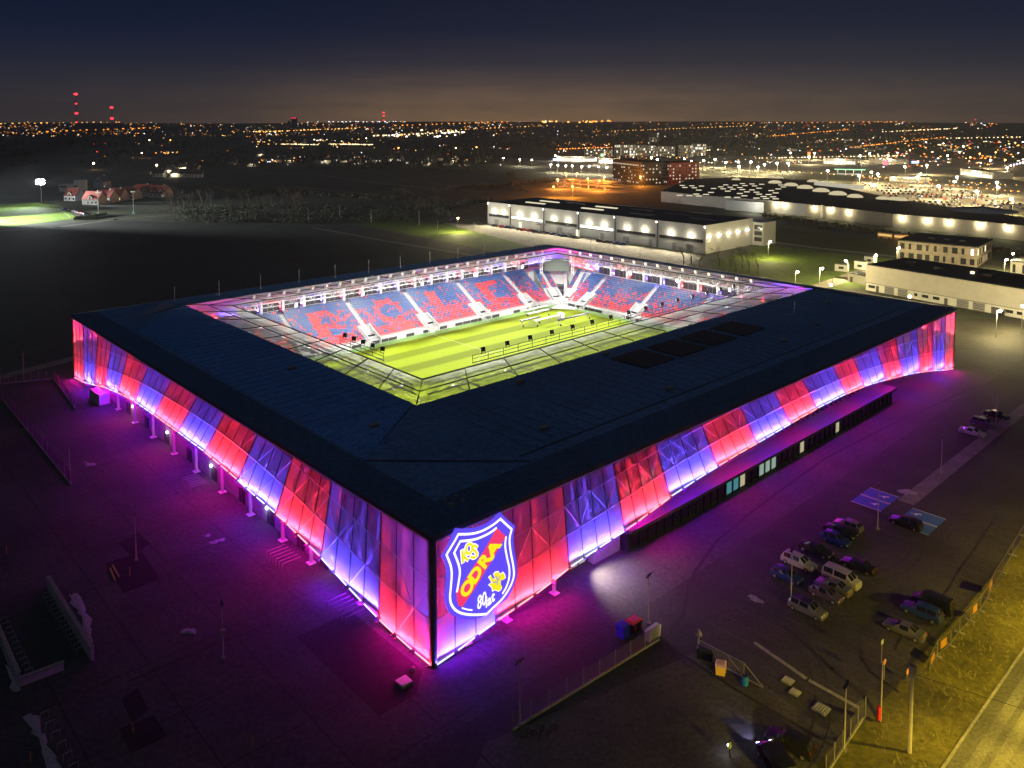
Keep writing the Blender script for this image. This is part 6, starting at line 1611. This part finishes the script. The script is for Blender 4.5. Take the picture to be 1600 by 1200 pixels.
small_car(G(708, 345), .5, 'pale small van parked under the lamp left of the warehouse yard', None); small_car(G(751, 350), .3, 'dark small car at the left corner of the warehouse yard', None); small_car(G(1566, 492), .8, 'pale small car in front of the beige hall garage doors', None)
for k in range(9): small_car(G(100 + k * 4.2, 327 + k * 1.0), 1.2, 'small car parked beside the floodlit training pitch', 'cars beside the training pitch')

# floodlight of the training pitch
p = G(65, 319); fl = thing('floodlight_mast', 'tall floodlight mast blazing white over the training pitch', 'floodlight', tuple(p))
m_ = MB(); m_.bar((0, 0, 0), (0, 0, 16.5), .28, sides=8, r2=.16); m_.build('mast', steel_g, fl)
m_ = MB(); m_.box(-2.6, 2.6, -.1, .1, 15.2, 15.4); m_.box(-2.6, 2.6, -.1, .1, 17.2, 17.4); m_.build('crossbar', steel_g, fl)
for kx in range(4):
    for kz in (15.6, 17.6): m_ = MB(); m_.ball((-2.1 + kx * 1.4, -.5, kz), 1.25, seg=8, ring=6, sz=.8); m_.build('lamp_head', glow_mat('mast_lamp', (.92, .97, 1), 40), fl)  # heads enlarged; the floodlights' glare is put into their size
lamp('SPOT', 350000, (.86, .95, 1), (3, -4, 17), fl, direction=(1, .02, -.06), size=1, spot=R(50), blend=.7)
dv = G(-90, 340) - p
lamp('SPOT', 160000, (.9, .97, 1), (0, -4, 17), fl, direction=(dv.x * .5 + 12, dv.y * 1.3 - 30, -15), size=1, spot=R(105), blend=1)
f2 = copy_thing(fl, tuple(G(-95, 346)), None, 'added floodlight mast lighting the pitch and houses, beyond the left picture edge')  # unseen mast, added to light the training pitch and the terrace
dh = G(185, 312) - Vector(f2.location)
lamp('SPOT', 3600000, (.93, .97, 1), (0, -4, 17), f2, direction=(dh.x, dh.y, -12), size=1, spot=R(42), blend=.8)
lamp('SPOT', 2100000, (.95, 1, .92), (0, -4, 17), f2, direction=(60, 18, -13), size=1, spot=R(74), blend=.6)
for px, py, lb in ((154, 336, 'slender unlit mast in front of the red roofed terrace'), (209, 334, 'slender mast with a green box at its foot right of the terrace')):
    r = thing('field_mast', lb, 'mast', at(px, py)); m_ = MB(); m_.bar((0, 0, 0), (0, 0, 15), .16, sides=6, r2=.1); m_.build('mast', steel_g, r); m_ = MB(); m_.box(-1.5, 1.5, -.2, .2, 14.4, 15); m_.build('lamp_bar', steel_g, r)
    m_ = MB(); m_.box(-.6, .6, -.5, .5, 0, 1.6); m_.build('box', mat('green_box', (.05, .16, .12), .6), r)

# ------------------------------------------------------------------ vegetation
bark = mat('bark', (.055, .042, .032), .9, nscale=2); twig = mat('twigs', (.06, .045, .032), .9); leaf = mat('hedge_leaf', (.03, .05, .018), .8, nscale=2)
def tree_meshes(seed, h):
    r_ = random.Random(seed); tr, cr_ = MB(), MB()
    def grow(p, d, ln_, r0, lev):
        q = p + d * ln_; r1 = r0 * .62
        (tr if lev < 1 else cr_).bar(p, q, r0, sides=6 if lev < 1 else (4 if lev < 3 else 3), r2=r1)
        if lev >= 5: return
        for k in range((3, 3, 3, 3, 3)[lev]):
            a = r_.uniform(0, 6.28); up = d.orthogonal().normalized(); side = (Matrix.Rotation(a, 3, d) @ up)
            nd = (d * r_.uniform(.75, 1.1) + side * r_.uniform(.4, .85) + Vector((0, 0, .12))).normalized()
            grow(p + d * ln_ * r_.uniform(.65, 1), nd, ln_ * r_.uniform(.58, .8), max(.018, r1 * .75), lev + 1)
    grow(Vector((0, 0, 0)), Vector((r_.uniform(-.06, .06), r_.uniform(-.06, .06), 1)).normalized(), h * .3, h * .022, 0)
    return tr.mesh('trunk', [bark]), cr_.mesh('crown', [twig])
TREES = [tree_meshes(100 + k, 13) for k in range(5)]
def tree(px, py, lb, grp, s=1.0, p=None):
    a, b = random.choice(TREES); r = thing('bare_tree', lb, 'tree', tuple(p or G(px, py)), random.uniform(0, 6), grp)
    r.scale = (s, s, s * random.uniform(.9, 1.15)); link('trunk', a, r); link('crown', b, r)
rt = random.Random(5)
for k in range(46): tree(rt.uniform(255, 470), rt.uniform(318, 336) - (0 if k % 2 else 12), 'bare winter tree in the dark grove left of the fields', 'bare trees of the dark grove', rt.uniform(.8, 1.3))
for k, (x, y) in enumerate(((1068, 413), (1080, 412), (1093, 416), (1150, 424), (1160, 420), (1170, 426), (1142, 418), (1124, 415), (1185, 430))): tree(x, y, 'bare tree behind the stadium in front of the warehouse end', 'bare trees by the warehouse end', rt.uniform(.7, 1.0))
for k in range(16): tree(rt.uniform(640, 690), rt.uniform(288, 345), 'bare tree on the strip left of the warehouse', 'bare trees on the strip left of the warehouse', rt.uniform(.6, .9))
for k in range(14): tree(rt.uniform(1200, 1400), 0, 'low bare shrub along the road below the shopping centre', 'bare shrubs along the road', .5, G(1215 + k * 13 + rt.uniform(-3, 3), 350 + k * 1.4))
def foliage(name, lb, spots, size, m, kind='stuff', seed=1):
    r_ = random.Random(seed); m_ = MB()
    for p, n, sx, sz in spots:
        for k in range(n):
            a, q = r_.uniform(0, 6.28), r_.random() ** .5
            c = Vector((p.x + sx * q * math.cos(a), p.y + sx * q * math.sin(a), hill(p.x, p.y) + sz * r_.random() * (1 - .6 * q)))
            u = Vector((r_.uniform(-1, 1), r_.uniform(-1, 1), r_.uniform(-.4, .4))).normalized() * size * r_.uniform(.5, 1.2); v = Vector((r_.uniform(-.5, .5), r_.uniform(-.5, .5), 1)).normalized() * size * r_.uniform(.5, 1.2)
            m_.quad(c - u * .5, c + u * .5, c + u * .3 + v, c - u * .3 + v)
    o = m_.build(name, m); return tag(o, lb, 'woodland' if kind else 'hedge', None, kind)
wood = mat('far_wood', (.045, .052, .034), .9)
sp = []
for k in range(520):
    x = rt.uniform(-20, 1620); y = rt.choice((rt.uniform(206, 216), rt.uniform(212, 232), rt.uniform(222, 262)))
    if x > 780 and y > 238: continue
    p = G(x, y); s_ = math.hypot(p.x, p.y) / 1000
    sp.append((p, 26, 14 * s_ + 6, 9 + rt.random() * 5))
foliage('woodland', 'dark woods and gardens between the fields and the lit city', sp, 5.0, wood, seed=8)
sp = [(G(1195 + k * 5.0, 339 + k * .75), 26, 4, 3.2) for k in range(80)]
foliage('roadside_scrub', 'brown scrub along the foot of the shopping centre wall', sp, .9, twig, seed=3)
for k in range(14):
    m_ = MB(); x = 118 + k * 3.6; sp = [(G(x, 344 - k * .55), 150, 1.0, 2.8 + (k % 3) * .4)]
    o = foliage('hedge_bush', 'clipped evergreen bush in the hedge row beside the training pitch', sp, .5, leaf, None, seed=30 + k); o['group'] = 'hedge row beside the training pitch'; o['category'] = 'bush'

# ------------------------------------------------------------------ the lights of the city
def cast(px, py, lift):
    r = ray(px, py); d = 600.0
    while d < 8900:
        k = d / r[1]; x, z = r[0] * k, CAM_H + r[2] * k
        if z <= hill(x, d) + lift: return Vector((x, d, z))
        d *= 1.02
    return None
cols = [(1, .30, .03), (1, .50, .10), (1, .74, .38), (.9, .92, 1), (1, .06, .03)]
cmats = [glow_mat('city_%s' % n, c, s) for n, c, s in (('amber', cols[0], 3), ('gold', cols[1], 3), ('warm', cols[2], 3.2), ('white', cols[3], 4), ('red', cols[4], 2.4))] + [glow_mat('city_%s_dim' % n, c, s) for n, c, s in (('amber', cols[0], .55), ('gold', cols[1], .5), ('warm', cols[2], .45), ('white', cols[3], .4), ('red', cols[4], .5))]
m_ = MB(); rc = random.Random(77)
def scatter(n, x0, x1, y0, y1, wts, s0, s1, dim=.5, bias=1.0, lift=9):
    k = 0; tries = 0
    cl = [(rc.uniform(x0, x1), y0 + (y1 - y0) * rc.random() ** bias) for _ in range(max(3, n // 9))]
    while k < n and tries < n * 4:
        tries += 1
        if rc.random() < .6: c = rc.choice(cl); x, y = rc.gauss(c[0], 13), rc.gauss(c[1], 1.0)
        else: x, y = rc.uniform(x0, x1), y0 + (y1 - y0) * rc.random() ** bias
        if not (x0 <= x <= x1 and y0 <= y <= y1): continue
        p = cast(x, y, lift * rc.uniform(.6, 1.6))
        if p is None: continue
        s = p.length / 1267 * rc.uniform(s0, s1); mi = rc.choices(range(5), wts)[0] + (5 if rc.random() < dim else 0)  # size grows with distance; each lamp's glare is put into the shape
        m_.hexa([(p.x - s, p.y - s, p.z - s * .6), (p.x + s, p.y - s, p.z - s * .6), (p.x + s, p.y + s, p.z - s * .6), (p.x - s, p.y + s, p.z - s * .6), (p.x - s * .6, p.y - s * .6, p.z + s * .6), (p.x + s * .6, p.y - s * .6, p.z + s * .6), (p.x + s * .6, p.y + s * .6, p.z + s * .6), (p.x - s * .6, p.y + s * .6, p.z + s * .6)], mi); k += 1
scatter(330, -20, 420, 188.5, 213, (6, 4, 3, 1.5, .6), .25, .75, .6, 1.2)
scatter(430, 380, 830, 188.5, 214, (5, 5, 4, 2, .6), .25, .85, .55, 1.2)
scatter(30, 590, 735, 203, 214, (0, 2, 4, 4, .3), 1.1, 2.0, .0)
scatter(60, 400, 600, 217, 227, (1, 5, 5, 1, 0), .4, 1.0, .4)
scatter(26, 848, 960, 187.5, 191.5, (4, 5, 1, 0, 0), 1.0, 2.0, .0)
scatter(260, 800, 1240, 190, 214, (5, 4, 3, 1.5, 1), .25, .7, .7, 1.1)
scatter(380, 1150, 1620, 190, 232, (6, 4, 4, 2, 2), .25, .8, .6)
scatter(200, 1380, 1620, 220, 262, (5, 3, 4, 3, 3), .5, 1.2, .35)
scatter(160, 1000, 1420, 232, 256, (4, 4, 5, 3, 1), .4, 1.0, .4)
scatter(110, 860, 1010, 222, 250, (5, 4, 4, 2, 1), .4, 1.0, .4)
scatter(70, 400, 800, 226, 258, (4, 4, 4, 2, 1), .4, .9, .5)
scatter(30, 130, 420, 214, 262, (5, 3, 2, 1, 2), .5, 1.1, .4)
scatter(200, 1352, 1600, 284, 322, (0, 1, 3, 4, 2), .25, .6, .5, lift=1.2)
def street(n, a, b, mi, s0, s1, lift=9):
    for k in range(n):
        x = a[0] + (b[0] - a[0]) * (k + rc.uniform(-.3, .3)) / n; y = a[1] + (b[1] - a[1]) * k / n + rc.uniform(-.3, .3)
        p = cast(x, y, lift)
        if p is None: continue
        s = p.length / 1267 * rc.uniform(s0, s1)  # sized by distance too, with the glare in the shape
        m_.box(p.x - s, p.x + s, p.y - s, p.y + s, p.z - s * .6, p.z + s * .6, mi)
for n, a, b, mi, s0, s1 in ((26, (0, 193), (240, 190), 1, .4, .9), (18, (60, 206), (260, 199), 0, .5, 1.1), (30, (180, 191), (420, 189), 0, .5, 1.0), (30, (400, 206), (560, 200), 1, .5, 1.3), (22, (585, 212), (730, 206), 2, .7, 1.7), (26, (470, 190), (640, 190), 3, .4, .9), (20, (620, 196), (800, 190), 0, .6, 1.2), (24, (700, 203), (860, 196), 1, .4, 1.0), (40, (955, 205), (1180, 196), 1, .4, .8), (36, (1100, 193), (1420, 190), 0, .4, .9), (30, (1200, 213), (1330, 202), 0, .4, .9), (24, (1380, 206), (1500, 200), 2, .4, .9), (30, (1330, 230), (1480, 214), 0, .5, 1.0), (18, (1480, 216), (1600, 214), 2, .4, .9), (30, (1200, 266), (1600, 290), 1, .5, 1.0), (26, (1340, 276), (1600, 300), 0, .5, 1.1), (20, (440, 225), (500, 226), 2, .5, 1.2), (24, (515, 225), (585, 226), 2, .5, 1.3), (40, (1180, 247), (1420, 243), 2, .5, 1.1), (22, (870, 233), (960, 230), 0, .5, 1.2)):
    street(n, a, b, mi, s0, s1)
tag(m_.build('city_lights', cmats), 'countless amber and white lights of the city out to the horizon', 'city lights', None, 'stuff')

foliage('embankment_scrub', 'rough scrub on the bank along the far edge of the dark field', [(G(rt.uniform(280, 640), rt.uniform(322, 348)), 46, 7, 2.4) for k in range(150)], .75, wood, seed=12)
hd = []
for a, b, n in (((400, 300), (700, 318), 40), ((620, 300), (700, 338), 26), ((700, 298), (860, 285), 30), ((480, 262), (760, 268), 40), ((300, 296), (420, 306), 24), ((810, 300), (800, 270), 14), ((700, 326), (760, 316), 14)):
    for k in range(n):
        u = (k + rt.random()) / n; hd.append((G(a[0] + (b[0] - a[0]) * u + rt.uniform(-3, 3), a[1] + (b[1] - a[1]) * u + rt.uniform(-1, 1)), 26, 6, rt.uniform(2, 5)))
foliage('hedgerow_scrub', 'dark hedgerows and bushes between the fields behind the stadium', hd, 1.7, wood, seed=14)
# ------------------------------------------------------------------ night haze over the plain
hz = bpy.data.materials.new('haze'); hz.use_nodes = True
nt = hz.node_tree; nt.nodes.remove(nt.nodes['Principled BSDF'])
pv = nt.nodes.new('ShaderNodeVolumePrincipled'); pv.inputs['Density'].default_value = 6.5e-5; pv.inputs['Color'].default_value = (.84, .88, .95, 1); pv.inputs['Anisotropy'].default_value = .2
nt.links.new(pv.outputs[0], nt.nodes['Material Output'].inputs['Volume'])
m_ = MB(); m_.box(-12000, 12000, -420, 9100, -1.2, 230)
tag(m_.build('haze', hz), None, None, kind='stuff')
